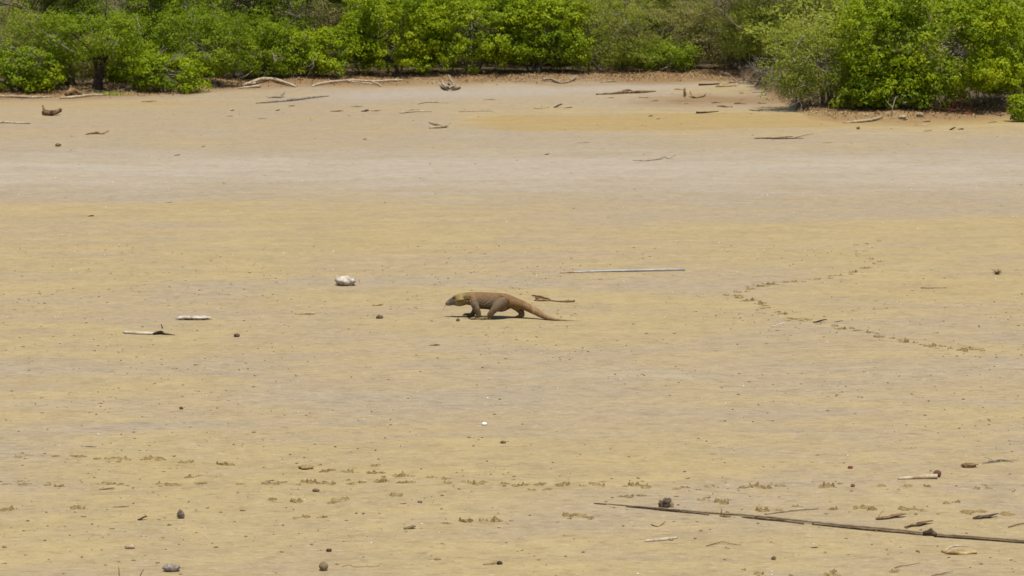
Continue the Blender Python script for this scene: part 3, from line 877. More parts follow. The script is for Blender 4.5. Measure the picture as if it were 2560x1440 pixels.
    blend(.5 * sstep(0, .05, -co[:, 2] + .03) * (PXv > 1350), (.2, .15, .08))
    base *= np.array([.95, .92, .86]) * (.52 + .62 * nf + .50 * nz)[:, None]
    ca = me1.color_attributes.new('pigment_shade', 'FLOAT_COLOR', 'POINT')
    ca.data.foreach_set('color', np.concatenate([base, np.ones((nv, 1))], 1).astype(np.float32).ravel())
    m, nt, b = new_mat('lizard_skin')
    c = attr(nt, 'pigment_shade').outputs['Color']
    tc = nt.nodes.new('ShaderNodeTexCoord')
    vo = nd(nt, 'ShaderNodeTexVoronoi', Scale=95.0)
    nt.links.new(tc.outputs['Object'], vo.inputs['Vector'])
    sc = ramp(nt, vo.outputs['Distance'], [(0, (1.12, 1.12, 1.12)), (.75, (.72, .72, .72))])
    nt.links.new(mixc(nt, 1.0, c, sc, 'MULTIPLY'), b.inputs['Base Color'])
    b.inputs['Roughness'].default_value = .68
    b.inputs['Specular IOR Level'].default_value = .22
    inv = math_n(nt, 'SUBTRACT', 1.0, vo.outputs['Distance'])
    bump(nt, b, math_n(nt, 'ADD', inv, noise_n(nt, tc.outputs['Object'], 22., 4, .6)), .5, .006)
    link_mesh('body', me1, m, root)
    # eyes
    em, ent, eb = new_mat('lizard_eye'); eb.inputs['Base Color'].default_value = (.012, .010, .008, 1); eb.inputs['Roughness'].default_value = .12
    for d in (.012, .142):
        bm = bmesh.new(); bmesh.ops.create_icosphere(bm, subdivisions=2, radius=.0125)
        e = bpy.data.meshes.new('eye'); bm.to_mesh(e); bm.free()
        o = link_mesh('eye', e, em, root); o.location = LP(1136.5, 745.6, d)
    # forked tongue
    tm, tnt, tb_ = new_mat('lizard_tongue'); tb_.inputs['Base Color'].default_value = (.42, .33, .17, 1); tb_.inputs['Roughness'].default_value = .45
    t = MB()
    a, b2 = subdiv([LP(1116, 760, .085), LP(1112.5, 765, .08), LP(1107.5, 774, .07)], [.0095, .0095, .009], 4)
    t.tube(a, b2, 6, 0, .6)
    for e in (-.02, .025):
        a, b2 = subdiv([LP(1107.5, 774, .07), LP(1104.5, 779, .07 + e * .5), LP(1101.5, 785, .07 + e)], [.008, .006, .003], 3)
        t.tube(a, b2, 6, 0, .6)
    tg = link_mesh('tongue', t.mesh('tongue'), tm, root)
    tg['label'] = 'long pale forked tongue reaching down'
    return root
build_lizard()

# ------------------------------------------------------------------ footprints in the mud (pieces of the mudflat)
def footprint_mesh(k):
    rnd = random.Random(900 + k)
    nr_, na = 6, 16
    v = [(0, 0, .004)]; f = []
    for i in range(1, nr_ + 1):
        t = i / nr_
        for j in range(na):
            a = 2 * math.pi * j / na
            q = noise.noise((math.cos(a) * 1.6 + k * 7, math.sin(a) * 1.6, t * 2.2))
            q2 = noise.noise((math.cos(a) * 4.5 + k * 3, math.sin(a) * 4.5, t * 6))
            rim = math.exp(-((t - .66) / .20) ** 2)
            h = max(-.2, rim * (.20 + 1.5 * q + 1.7 * q2)) if i < nr_ else -.5
            r = t * (1 + .35 * q)
            v.append((r * 1.15 * math.cos(a), r * .85 * math.sin(a), .004 + .28 * h * (1 if i < nr_ else .12)))
    for j in range(na):
        f.append((0, 1 + j, 1 + (j + 1) % na))
    for i in range(nr_ - 1):
        for j in range(na):
            a = 1 + i * na + j; b = 1 + i * na + (j + 1) % na
            f.append((a, a + na, b + na, b))
    me = bpy.data.meshes.new('footprint'); me.from_pydata(v, [], f); me.update()
    me.materials.append(M['print'])
    return me
FPM = [footprint_mesh(k) for k in range(7)]
def prints(lst, size=.085, jy=3, seed=1, dense=False):
    rnd = random.Random(seed)
    full = []
    for i, it in enumerate(lst):
        full.append(it)
        if dense and i and abs(it[0] - lst[i - 1][0]) + abs(it[1] - lst[i - 1][1]) < 90:
            full.append(((it[0] + lst[i - 1][0]) / 2, (it[1] + lst[i - 1][1]) / 2, .7))
    for it in full:
        x, y = it[:2]; s_ = size * (it[2] if len(it) > 2 else 1) * rnd.uniform(.75, 1.2)
        p = G(x + rnd.uniform(-4, 4) * (3 if dense else 1), y + rnd.uniform(-jy, jy))
        o = bpy.data.objects.new('footprint', rnd.choice(FPM)); COL.objects.link(o)
        o.parent = mud
        o.location = p
        o.rotation_euler = (0, 0, rnd.uniform(0, 6.28))
        o.scale = (s_, s_, s_ * rnd.uniform(.8, 1.3))
        if rnd.random() < .45:                     # crumbs kicked out beside it
            o2 = bpy.data.objects.new('footprint', rnd.choice(FPM)); COL.objects.link(o2); o2.parent = mud
            o2.location = p + Vector((rnd.uniform(-.2, .2), rnd.uniform(-.25, .25), 0)); o2.location.z = float(ground_z(o2.location.x, o2.location.y))
            o2.rotation_euler = (0, 0, rnd.uniform(0, 6.28)); k = s_ * rnd.uniform(.3, .6); o2.scale = (k, k, k)
prints([(2200, 655), (2165, 670, 1.2), (2145, 678, 1.3), (2090, 690), (2068, 692), (2040, 698), (1990, 704, 1.1), (1970, 706), (1935, 712), (1905, 717), (1868, 724, 1.2),
        (1850, 728), (1835, 738, 1.3), (1805, 741, 1.2), (1838, 748, 1.3), (1880, 755, 1.5), (1898, 757), (1912, 765, 1.2), (1918, 773, 1.1), (1948, 787, 1.5), (1990, 797, 1.3), (2010, 800),
        (2075, 815), (2110, 823, 1.2), (2138, 824), (2165, 833), (2198, 845, 1.2), (2262, 854, 1.4), (2335, 865, 1.5), (2350, 867), (2410, 870, 1.3), (2428, 872, 1.2), (2130, 632), (2180, 645),
        (2150, 615), (2200, 600)], .085, 4, 3, True)
prints([(18, 1211, 1.2), (57, 1214, 1.4), (120, 1215), (150, 1215), (258, 1208), (280, 1210), (300, 1213), (405, 1211, 1.2), (430, 1211, 1.2), (448, 1210), (505, 1209), (600, 1212), (667, 1208, 1.3), (690, 1209), (700, 1206),
        (768, 1206, 1.2), (780, 1204), (800, 1207), (832, 1207), (873, 1209, 1.2), (900, 1207, 1.1), (948, 1206, 1.5), (1003, 1207), (1025, 1208), (1080, 1196, 1.1), (1112, 1195), (1120, 1207), (1190, 1207, 1.4), (1205, 1209), (1262, 1209),
        (1290, 1212), (1315, 1212), (1352, 1208, 1.3), (1330, 1222, 1.2), (1366, 1226, 1.2), (1405, 1209, 1.4), (1450, 1213), (1482, 1211, 1.2), (1500, 1214, 1.2), (1562, 1216), (1590, 1216, 1.2), (1618, 1216, 1.4), (1695, 1221, 1.2), (1716, 1219, 1.1),
        (1776, 1217, 1.3), (1858, 1216, 1.3), (1880, 1216, 1.2), (1892, 1217, 1.4), (1915, 1218, 1.2), (1946, 1216, 1.3), (2060, 1216), (2074, 1214, 1.3), (2270, 1212), (2315, 1213), (2200, 1217), (2470, 1222), (2440, 1220)], .066, 3, 4)
prints([(45, 1141), (70, 1140), (138, 1141), (185, 1139, 1.2), (200, 1142, 1.2), (240, 1147), (268, 1147, 1.3), (288, 1147), (312, 1150, 1.3), (360, 1150), (380, 1147, 1.2), (400, 1147, 1.2), (468, 1154, 1.2), (555, 1160, 1.2), (575, 1160),
        (480, 1194, 1.2), (812, 1180), (822, 1178), (870, 1180, 1.1), (882, 1179, 1.2), (938, 1181, 1.3), (955, 1181, 1.1), (935, 1166), (998, 1191, 1.5), (1020, 1191, 1.6), (760, 1170, 1.3)], .066, 3, 5)
prints([(845, 1251, 1.5), (860, 1249), (830, 1256), (990, 1240, 1.5), (680, 1251), (740, 1255), (1420, 1290, 1.2), (1452, 1291, 1.8), (1475, 1293, 1.2), (1555, 1238), (1570, 1240), (1600, 1239), (1755, 1252, 1.3), (1800, 1252, 1.2), (1810, 1256, 1.2),
        (2148, 1270, 1.3), (2168, 1271, 1.3), (2182, 1271), (2265, 1273, 1.2), (2280, 1275), (2305, 1275, 1.2), (2420, 1278, 1.5), (2450, 1277, 1.6), (2515, 1285, 1.3), (2370, 1257), (2394, 1257), (1905, 1276, 1.2), (1990, 1264), (2080, 1272),
        (745, 1293), (770, 1294), (806, 1292), (1160, 1303, 1.4), (1210, 1302, 1.3), (1240, 1303, 1.3), (1120, 1311), (190, 1272, 1.3), (210, 1275), (15, 1275, 1.2), (25, 1272), (1085, 1397), (1900, 1435, 1.3), (2080, 1437, 1.2), (2240, 1431, 1.3)], .066, 3, 6)

# ------------------------------------------------------------------ driftwood, stones and shells, each its own thing
def stick(name, label, cat, pts, r, mat, h=None, seg=8, flat_=1.0, rough=.16, wob=.35, br=(), group=None, seed=0, taper=.6, part='side_branch', sub=3):
    """pts: photo pixels on the ground; h: heights above it (m); r: radius in m or list; br: list of (pts, h, r) side branches"""
    rnd = random.Random(hash(label) % 9999 if seed == 0 else seed)
    rnd = random.Random(sum(map(ord, label)) + seed)
    P = [G(x, y) for x, y in pts]
    n = len(P)
    rr = list(r) if hasattr(r, '__len__') else [r * (1 - (1 - taper) * i / max(n - 1, 1)) for i in range(n)]
    hh = h or [0] * n
    org = P[n // 2].copy()
    L = [p - org + Vector((0, 0, rr[i] * flat_ * .75 + hh[i])) for i, p in enumerate(P)]
    a, b = subdiv(L, rr, sub, wob, rnd)
    mb = MB(); mb.tube(a, b, seg, rough, flat_, rnd)
    o = link_mesh(name, mb.mesh(name), M[mat]); o.location = org
    for bp, bh, brr in br:
        Q = [G(x, y) - org + Vector((0, 0, hq)) for (x, y), hq in zip(bp, bh)]
        rl = list(brr) if hasattr(brr, '__len__') else [brr * (1 - .6 * i / (len(Q) - 1)) for i in range(len(Q))]
        a, b = subdiv(Q, rl, sub, wob, rnd)
        m2 = MB(); m2.tube(a, b, 6, rough, 1, rnd)
        link_mesh(part, m2.mesh(part), M[mat], o)
    return tag(o, label, cat, group)

def lump(name, label, cat, x, y, w, hpx, mat, dr=.75, amp=.25, freq=1.6, seed=0, group=None, sub=3, sink=.12, flat_=False, point=0.0):
    """stone-like thing w photo pixels wide, hpx tall"""
    p = G(x, y); s = scale_at(p)
    rx, rz = w / s / 2, hpx / s / 2
    sd = seed or sum(map(ord, label)) % 500
    bm = bmesh.new(); bmesh.ops.create_icosphere(bm, subdivisions=sub, radius=1)
    for v in bm.verts:
        c = v.co.copy()
        q = noise.fractal(c * freq + Vector((sd * 1.7, sd * .3, 0)), 1.0, 2.0, 4)
        k = 1 + amp * q
        if point: k *= 1 + point * max(0, c.z) ** 3
        v.co = Vector((c.x * k * rx, c.y * k * rx * dr, c.z * k * rz + rz * (1 - sink)))
    me = bpy.data.meshes.new(name); bm.to_mesh(me); bm.free()
    o = link_mesh(name, me, M[mat], smooth=not flat_); o.location = p
    o.rotation_euler = (0, 0, 0)
    return tag(o, label, cat, group)

def chip(name, label, cat, x, y, w, mat, thick=.35, tilt=0.0, seed=0, group=None, hpx=0.0):
    """short flake of wood or bark, w photo pixels long, lying roughly across the view"""
    p = G(x, y); s = scale_at(p)
    rnd = random.Random(sum(map(ord, label)) + seed)
    L = w / s; r = L * .5 * thick * .5
    a = rnd.uniform(-.35, .35)
    d = Vector((math.cos(a), math.sin(a), 0))
    n = 6
    pts, rr = [], []
    for i in range(n):
        t = i / (n - 1) - .5
        pts.append(d * L * t + Vector((0, 0, r * .7 + tilt * L * (t + .5) + r * .5 * math.sin(t * 5 + seed))))
        rr.append(r * (1 - abs(t) ** 2 * 2.2) * rnd.uniform(.75, 1.15) + r * .18)
    mb = MB(); mb.tube(pts, rr, 8, .22, .62, rnd)
    o = link_mesh(name, mb.mesh(name), M[mat]); o.location = p
    return tag(o, label, cat, group)

# --- middle ground
lump('coral_rock', 'white lumpy coral rock standing alone up and left of the lizard', 'coral rock', 863, 713, 50, 25, 'white_coral', .8, .42, 1.9)
lump('coral_slab', 'flat white crumbly slab above the bleached stick with a dark end', 'coral slab', 484, 799, 82, 11, 'white_coral', .35, .30, 2.4)['kind'] = 'thing'
o = stick('pole', 'long straight blue grey pole behind the lizard', 'pole', [(1431, 682), (1500, 680.5), (1600, 679), (1713, 677)], [.018, .022, .023, .022], 'pole_grey', [.0, .004, .012, .012], 10, wob=.12, rough=.04)
ot = stick('tip', 'x', 'pole', [(1434, 682), (1415, 682.8), (1398, 684)], [.018, .012, .004], 'ochre_wood', [.0, 0, 0], 8)
for k_ in ('label', 'category'): del ot[k_]
ot['label'] = 'broken pointed brown tip'
ot.parent = o; ot.location = ot.location - o.location
stick('split_branch', 'dark split branch with a loose bark end just behind the lizard tail', 'branch', [(1437, 755), (1415, 756), (1385, 754), (1362, 751), (1340, 748)], [.018, .024, .012, .016, .026], 'brown_wood', [.01, 0, 0, .0, .01],
      br=[([(1375, 752), (1352, 746), (1330, 742)], [.02, .03, .03], [.016, .022, .012]), ([(1372, 753), (1352, 753), (1336, 752)], [.02, .02, .01], [.018, .024, .014])])
stick('bleached_stick', 'bleached white stick with a dark end at the left of the flat', 'stick', [(308, 834), (345, 836), (385, 837)], [.022, .032, .026], 'bleached', [.015, .0, .0],
      br=[])
o = bpy.context.scene.objects.get('bleached_stick')
e1 = stick('dark_end', 'dark broken end', None, [(382, 837.5), (400, 836), (412, 837), (437, 838)], [.018, .034, .02, .005], 'dark_wood', [0, .01, 0, 0])
e1.parent = o; e1.location = e1.location - o.location
stick('twig', 'tiny dark twig standing upright above the bleached stick', 'twig', [(407, 822), (405, 822), (403, 822)], [.008, .010, .004], 'dark_wood', [0, .04, .085])
lump('stone', 'small olive stone alone to the right of the bleached stick', 'stone', 592, 842, 16, 9, 'brown_stone', .8, .2)
chip('bark_piece', 'long brown bark strip between the coral slab and the lizard', 'bark', 762, 786, 52, 'ochre_wood', .26)
chip('bark_piece', 'short brown bark piece nearest the lizard head', 'bark', 945, 764, 27, 'ochre_wood', .5)
lump('mud_clod', 'brown rounded clod below the bark piece before the lizard', 'clod', 949, 796, 18, 9, 'brown_stone', .8, .3)
lump('mud_clod', 'small dark clod on the sand just under the lizard chin', 'clod', 1145, 803, 10, 7, 'brown_stone', .8, .45)
chip('dark_chip', 'dark flat chip below the lizard front feet', 'wood chip', 1087, 864, 27, 'dark_wood', .3)
chip('dark_chip', 'pair like dark chip of bark lying across the right hand footprint trail', 'wood chip', 2050, 806, 36, 'dark_wood', .3, .12)
chip('dark_chip', 'thin dark sliver just right of the chip on the footprint trail', 'wood chip', 2097, 805, 22, 'dark_wood', .2, .1)
chip('plastic_shred', 'pale translucent shred below the right hand footprint trail', 'plastic shred', 1945, 818, 38, 'plastic_pale', .22, .25)
stick('stick', 'thin reddish stick lying right of the footprint trail', 'stick', [(2302, 721), (2330, 721), (2366, 720)], .012, 'brown_wood')
chip('dark_chip', 'dark brown chip alone on the ochre sand at upper left', 'wood chip', 227, 541, 17, 'dark_wood', .5)
lump('shell', 'bright white shell alone on the sand below the lizard', 'shell', 1211, 1063, 14, 8, 'shell_white', .7, .25)
lump('pebble', 'single brown pebble in the left middle of the flat', 'pebble', 453, 1023, 10, 7, 'brown_stone', .8, .2)
chip('dead_stick', 'short grey brown stick above the row of footprints at left', 'stick', 222, 1117, 42, 'grey_wood', .2)
chip('dead_stick', 'short brown stick just below the footprint row at left', 'stick', 268, 1224, 40, 'brown_wood', .22, .05)
lump('pebble', 'brown flat pebble right of the white shell', 'pebble', 1258, 1108, 15, 7, 'brown_stone', .8, .2)
def tuft():
    p = G(2493, 686); rnd = random.Random(4); mb = MB()
    for k in range(26):
        d = Vector((rnd.gauss(0, .8), rnd.gauss(0, .5), rnd.uniform(.3, 1.0))).normalized()
        mb.tube([Vector((rnd.gauss(0, .02), 0, -.005)), d * .05, d * rnd.uniform(.08, .16) + Vector((rnd.gauss(0, .02), 0, 0))], [.008, .006, .002], 4)
    o = link_mesh('grass_tuft', mb.mesh('grass_tuft'), M['brown_wood']); o.location = p
    tag(o, 'small dry brown tuft alone on the sand at right', 'grass tuft', kind='thing')
tuft()
# --- foreground
stick('cut_branch', 'pale cut branch in front of the red ball', 'branch', [(2245, 1199), (2275, 1198), (2310, 1197), (2344, 1197.5)], [.014, .024, .030, .032], 'pale_wood', [0, 0, .004, .012], 10, rough=.07, wob=.1)
lump('red_ball', 'dull red ball half hidden behind the pale cut branch', 'ball', 2343, 1192.0, 20, 19, 'dull_red', 1.0, .03)
lump('seaweed_clump', 'brown matted clump left of the grey twig bundle', 'clump', 2421, 1168, 36, 11, 'brown_wood', .6, .5, 2.6)
stick('twig_bundle', 'bundle of thin grey twigs at the right edge', 'twigs', [(2458, 1157), (2490, 1155), (2512, 1154), (2535, 1155)], [.006, .014, .012, .004], 'grey_wood', [0, .01, .015, 0],
      br=[([(2490, 1156), (2470, 1151), (2462, 1150)], [.01, .03, .03], .007), ([(2500, 1155), (2475, 1158), (2455, 1161)], [.01, .01, .005], .007), ([(2505, 1154), (2530, 1152), (2550, 1153)], [.015, .01, .01], .006)])
def cluster():
    root = empty('shell_cluster', G(1665, 1268))
    tag(root, 'knobbly grey brown lump of shells touching the long palm rib', 'shell cluster')
    for k, (dx, dz, w_, h_, mt) in enumerate(((-12, 0, 16, 19, 'brown_stone'), (1, 2, 22, 24, 'grey_stone'), (13, 0, 14, 16, 'shell_tan'), (8, 12, 12, 13, 'grey_stone'), (0, -1, 14, 10, 'dark_wood'))):
        q = lump('shell_lump', 'x', None, 1665 + dx, 1268 + (2 if k == 4 else 0), w_, h_, mt, .8, .35, 1.8, seed=k + 40)
        del q['label']
        q.parent = root; q.location = q.location - root.location; q.location.z += dz / 205
cluster()
def palm_rib():
    pts = [(1485, 1259), (1513, 1261), (1560, 1265), (1620, 1270), (1680, 1276), (1740, 1282), (1800, 1286), (1860, 1291), (1935, 1298), (2010, 1307), (2090, 1315), (2170, 1322), (2250, 1329), (2320, 1337), (2430, 1345), (2600, 1358)]
    hh = [.0, .005, .003, .005, .008, .01, .006, .01, .012, .014, .012, .012, .012, .01, .01, .008]
    rr = [.004, .006, .008, .009, .010, .011, .012, .012, .013, .013, .012, .012, .012, .011, .011, .011]
    o = stick('palm_rib', 'very long dry palm rib lying across the lower right corner', 'palm frond', pts, rr, 'brown_wood', hh, 8, sub=3, wob=.15, rough=.1)
    o.data.materials[0] = M['husk']
    def add(nm, pp, h2, r2, mt):
        q = stick(nm, 'x' + str(pp[0]), None, pp, r2, mt, h2); del q['label']
        q.parent = o; q.location = q.location - o.location
    add('split_shade_strand', [(1485, 1259.5), (1500, 1261), (1516, 1262)], [.0, .0, .0], [.006, .010, .006], 'dark_wood')  # split strands made dark and thick to stand in for the rib's under-shadow
    add('split_shade_strand', [(1565, 1268), (1620, 1273), (1680, 1279.5), (1772, 1288)], [.0, .0, .0, .0], [.004, .010, .014, .006], 'dark_wood')
    add('split_shade_strand', [(1855, 1294), (1900, 1299), (1960, 1304.5), (2010, 1311)], [.0, .0, .0, .0], [.006, .014, .015, .008], 'dark_wood')
    add('split_shade_strand', [(2030, 1312), (2120, 1321.5), (2200, 1329), (2260, 1334), (2320, 1340.5)], [0, .0, .0, .0, 0], [.006, .014, .016, .014, .008], 'dark_wood')
    add('split_shade_strand', [(2335, 1342.5), (2420, 1348.5), (2500, 1354), (2600, 1362)], [0, .0, .0, 0], [.014, .012, .011, .011], 'dark_wood')
    add('leaf_sheath', [(2308, 1339), (2325, 1339), (2340, 1341)], [.01, .02, .01], [.02, .038, .018], 'dark_wood')
    add('leaflet_stub', [(1800, 1291), (1815, 1293), (1828, 1293)], [.0, .0, .0], [.012, .016, .007], 'brown_wood')
    add('leaflet_stub', [(1803, 1287), (1804, 1285), (1802, 1283)], [.02, .04, .06], [.008, .006, .003], 'brown_wood')
palm_rib()
stick('thin_stick', 'thin pale stick just above the long palm rib', 'stick', [(1912, 1287), (1960, 1281), (2005, 1277), (2046, 1273)], .009, 'pale_wood', [0, .005, .01, .005], 6)
stick('bleached_stick', 'short whitish grey stick below the long palm rib', 'stick', [(1612, 1355), (1640, 1353), (1665, 1351), (1692, 1346)], [.012, .022, .020, .012], 'bleached', None, 8)
o = stick('bark_slab', 'torn brown bark slab with a white stick on it in the lower right', 'bark', [(2356, 1380), (2380, 1385), (2410, 1385), (2442, 1384)], [.03, .05, .048, .036], 'ochre_wood', None, 8, .5, rough=.35,
          br=[([(2362, 1382), (2385, 1377), (2420, 1376)], [.03, .06, .045], [.010, .012, .005])], part='white_stick')
for c_ in o.children: c_.data.materials[0] = M['pale_wood']
o['kind'] = 'thing'
def dead_leaf(label, pts, w, mat, stem=None):
    P = [G(x, y) for x, y in pts]; org = P[0].copy()
    rnd = random.Random(sum(map(ord, label)))
    mb = MB(); n = 8
    pp, rr = [], []
    for i in range(n):
        t = i / (n - 1)
        pp.append(P[0].lerp(P[-1], t) - org + Vector((rnd.uniform(-.01, .01), rnd.uniform(-.015, .015), .010 + .022 * t + rnd.uniform(0, .008))))
        rr.append(w * (math.sin(math.pi * (t * .85 + .12)) ** .7) * rnd.uniform(.5, 1.1) + .004)
    mb.tube(pp, rr, 8, .4, .32, rnd)
    o = link_mesh('dead_leaf', mb.mesh('dead_leaf'), M[mat]); o.location = org
    if stem:
        m2 = MB(); Q = [G(x, y) - org + Vector((0, 0, h)) for x, y, h in stem]
        m2.tube(Q, [.006] * (len(Q) - 1) + [.003], 5); link_mesh('leaf_stalk', m2.mesh('leaf_stalk'), M['brown_wood'], o)
    return tag(o, label, 'leaf', 'dry leaves in the lower right')
dead_leaf('dry brown leaf with an upright stalk above the long palm rib', [(2190, 1300), (2265, 1291)], .045, 'brown_wood', [(2192, 1300, .0), (2200, 1295, .05), (2212, 1292, .10)])
dead_leaf('curled brown leaf just below the leaf with an upright stalk', [(2262, 1320), (2330, 1308)], .045, 'brown_wood')
dead_leaf('dark shrivelled leaf at right between footprints and palm rib', [(2432, 1298), (2497, 1292)], .045, 'dark_wood')
stick('twig', 'brown twig cut off by the right edge above the palm rib', 'twig', [(2522, 1319), (2540, 1315), (2575, 1310)], .010, 'brown_wood', [0, .01, .02])
o = chip('dead_leaf_heap', 'curled brown leaf scraps at the bottom right of centre', 'leaf scraps', 1226, 1411, 36, 'ochre_wood', .35)
lump('seed_pod', 'dark round seed pod touching the leaf scraps at the bottom', 'seed pod', 1249, 1411, 15, 9, 'dark_wood', .8, .2)
lump('round_husk', 'smooth round tan husk at the bottom left of centre', 'husk', 809, 1426, 23, 23, 'husk', 1.0, .04, sink=.05)
lump('clam_shell', 'large grey shell lying open at the bottom left', 'shell', 429, 1428, 44, 19, 'shell_grey', .6, .30, 1.6)
lump('shell', 'tan oval shell up and left of the large grey shell', 'shell', 325, 1371, 26, 12, 'shell_tan', .7, .15)
lump('stone', 'upright pointed dark stone at lower left', 'stone', 452, 1296, 19, 19, 'grey_stone', .8, .3, point=.4)
chip('dark_chip', 'dark broken chip left of the pointed dark stone', 'wood chip', 356, 1300, 24, 'dark_wood', .6, .2)
chip('bark_piece', 'thick tan bark chunk right of the centre bottom husk', 'bark', 1024, 1322, 30, 'husk', .7)
lump('mud_clod', 'small dark clod just above the round tan husk', 'clod', 822, 1379, 14, 8, 'dark_wood', .8, .4)
stick('twig', 'thin upright twig cut by the bottom edge, left of a pair', 'twig', [(299, 1446), (298, 1446), (297, 1446)], [.005, .005, .003], 'brown_wood', [0, .06, .13])
stick('twig', 'thin leaning twig cut by the bottom edge, right of a pair', 'twig', [(348, 1446), (353, 1446), (360, 1446)], [.005, .005, .003], 'brown_wood', [0, .05, .10])
lump('pebble', 'grey flat pebble below the footprint row at centre', 'pebble', 1050, 1257, 12, 6, 'grey_stone', .8, .2)
chip('red_leaf', 'small rusty red leaf left of the grey flat pebble', 'leaf', 1008, 1260, 17, 'rust_leaf', .4)
lump('pebble', 'rounded brown pebble below the footprints left of centre', 'pebble', 790, 1229, 18, 8, 'brown_stone', .8, .2)
chip('flat_stone', 'thin purplish flat stone beside the footprint row', 'stone', 675, 1203, 25, 'grey_stone', .3)
lump('mud_clod', 'large ochre clod at the upper end of the footprint row', 'clod', 765, 1172, 36, 10, 'clod', .7, .4, 2.2)
lump('mud_clod', 'small pyramid shaped brown clod below the palm rib', 'clod', 1934, 1399, 12, 8, 'brown_stone', .8, .25, point=.3)
chip('dark_chip', 'small dark sliver below the palm rib near the pyramid clod', 'wood chip', 2036, 1370, 18, 'dark_wood', .4)
chip('red_chip', 'tiny bright red chip above the shell cluster', 'chip', 1719, 1197, 12, 'red_stone', .5)
lump('red_stone', 'reddish stone alone above the row of footprints at right', 'stone', 2126, 1171, 13, 7, 'red_stone', .8, .25)
lump('red_stone', 'reddish round stone in the footprint row at right', 'stone', 2132, 1217, 11, 8, 'red_stone', .8, .2)
stick('twig', 'thin crooked twig below the whitish grey stick', 'twig', [(1765, 1366), (1790, 1361), (1808, 1359), (1828, 1362), (1853, 1363)], .005, 'brown_wood', [0, .01, .02, .01, 0], 5)
stick('twig', 'small bent dark twig between palm rib and whitish stick', 'twig', [(1628, 1314), (1643, 1317), (1652, 1314), (1664, 1310)], .006, 'dark_wood', [.01, 0, 0, .03], 5)
chip('dead_stick', 'thin brown stick up and left of the dark broken chip', 'stick', 302, 1268, 40, 'brown_wood', .16)
stick('twig', 'long thin wavy twig right of the round tan husk', 'twig', [(855, 1417), (875, 1413), (885, 1418), (915, 1417), (940, 1417), (953, 1410)], .004, 'brown_wood', None, 5)
stick('thin_stick', 'pale stick at the bottom edge under the bark slab', 'stick', [(2330, 1440), (2352, 1437), (2382, 1433)], .010, 'pale_wood', [0, .01, .02], 6)
stick('twig', 'thin branching twig between palm rib and bottom edge at right', 'twig', [(2235, 1421), (2255, 1418), (2268, 1416), (2300, 1414)], .005, 'brown_wood', [0, .015, .01, .03], 5)
chip('dead_stick', 'thin twig lying above the footprints left of the red chip', 'twig', 1502, 1205, 27, 'dark_wood', .1)

# --- far flat
stick('driftwood_stump', 'dark ribbed stump of driftwood alone at far left', 'driftwood', [(106, 288), (120, 289), (136, 289), (152, 287)], [.07, .11, .09, .07], 'brown_wood', [.05, .02, .03, .13], 8, rough=.3,
      br=[([(113, 289), (110, 288), (107, 287)], [.1, .24, .34], [.06, .05, .03]), ([(128, 290), (129, 290), (131, 290)], [.05, .16, .22], [.05, .05, .03])])
def far(kind, label, cat, *a, **k): return stick(kind, label, cat, *a, **k)
stick('driftwood_log', 'pale slim log cut off by the left edge', 'log', [(-20, 309), (10, 308), (40, 309), (76, 310)], .05, 'pale_wood')
stick('twig', 'knotted dark twig right below the ribbed stump', 'twig', [(214, 337), (228, 336), (243, 335), (256, 336), (272, 333)], [.02, .03, .045, .025, .012], 'brown_wood', [0, .02, .01, .01, .08])
lump('mud_clod', 'ochre clod below the ribbed stump on the left', 'clod', 145, 366, 14, 9, 'clod', .8, .4)
chip('dark_chip', 'small dark chip on the grey silt left of centre', 'wood chip', 443, 389, 15, 'brown_wood', .5)
chip('dark_chip', 'faint brown chip up and right of the small dark chip', 'wood chip', 508, 367, 11, 'brown_wood', .5)
stick('forked_driftwood', 'pale forked driftwood at the left end of the ochre strip', 'driftwood', [(1072, 321), (1095, 321), (1118, 319)], [.03, .05, .04], 'pale_wood', [0, .0, .04],
      br=[([(1115, 320), (1095, 318), (1073, 316)], [.05, .09, .13], [.06, .06, .03]), ([(1116, 320), (1122, 318), (1126, 318)], [.05, .1, .16], .02)])
stick('branching_stick', 'long branching stick on the pale grey band', 'branch', [(1582, 401), (1610, 403), (1640, 400), (1655, 398)], [.012, .018, .028, .014], 'grey_wood', None,
      br=[([(1640, 400), (1662, 396), (1672, 398), (1690, 395)], [.02, .04, .02, .10], .014)])
stick('branching_stick', 'long thin dry branch in front of the nearer thicket', 'branch', [(1885, 347), (1915, 347), (1945, 348), (1985, 347), (2010, 346)], [.012, .03, .034, .02, .008], 'brown_wood', None,
      br=[([(1985, 347), (2010, 342), (2035, 338)], [.02, .05, .06], .012), ([(1935, 348), (1960, 346), (1982, 345)], [.03, .05, .05], .03)])
chip('twig', 'short thin twig below the ochre strip', 'twig', 1460, 357, 32, 'grey_wood', .14)
chip('dark_chip', 'dark square chip above the pale grey band', 'wood chip', 1367, 387, 11, 'dark_wood', .7)
chip('dark_chip', 'tiny chip above the pale band left of the forked driftwood', 'wood chip', 912, 349, 9, 'brown_wood', .7)
chip('dead_stick', 'short ochre stick right of the long thin dry branch', 'stick', 2070, 357, 24, 'ochre_wood', .25)
chip('bark_piece', 'ochre bark chip in front of the nearer thicket', 'bark', 2320, 328, 22, 'ochre_wood', .45)
chip('dark_chip', 'dark chip left of two in front of the nearer thicket', 'wood chip', 2381, 325, 16, 'dark_wood', .7, .2)
chip('dark_chip', 'dark chip right of two in front of the nearer thicket', 'wood chip', 2402, 324, 15, 'dark_wood', .7, -.1)
stick('thin_stick', 'pale thin stick just off the nearer thicket', 'stick', [(2287, 314), (2302, 313), (2318, 313)], .022, 'pale_wood')
stick('driftwood_log', 'long grey log lying on the silt left of centre', 'log', [(640, 259), (690, 256), (735, 252), (785, 245), (822, 241)], [.02, .045, .06, .05, .02], 'grey_wood')
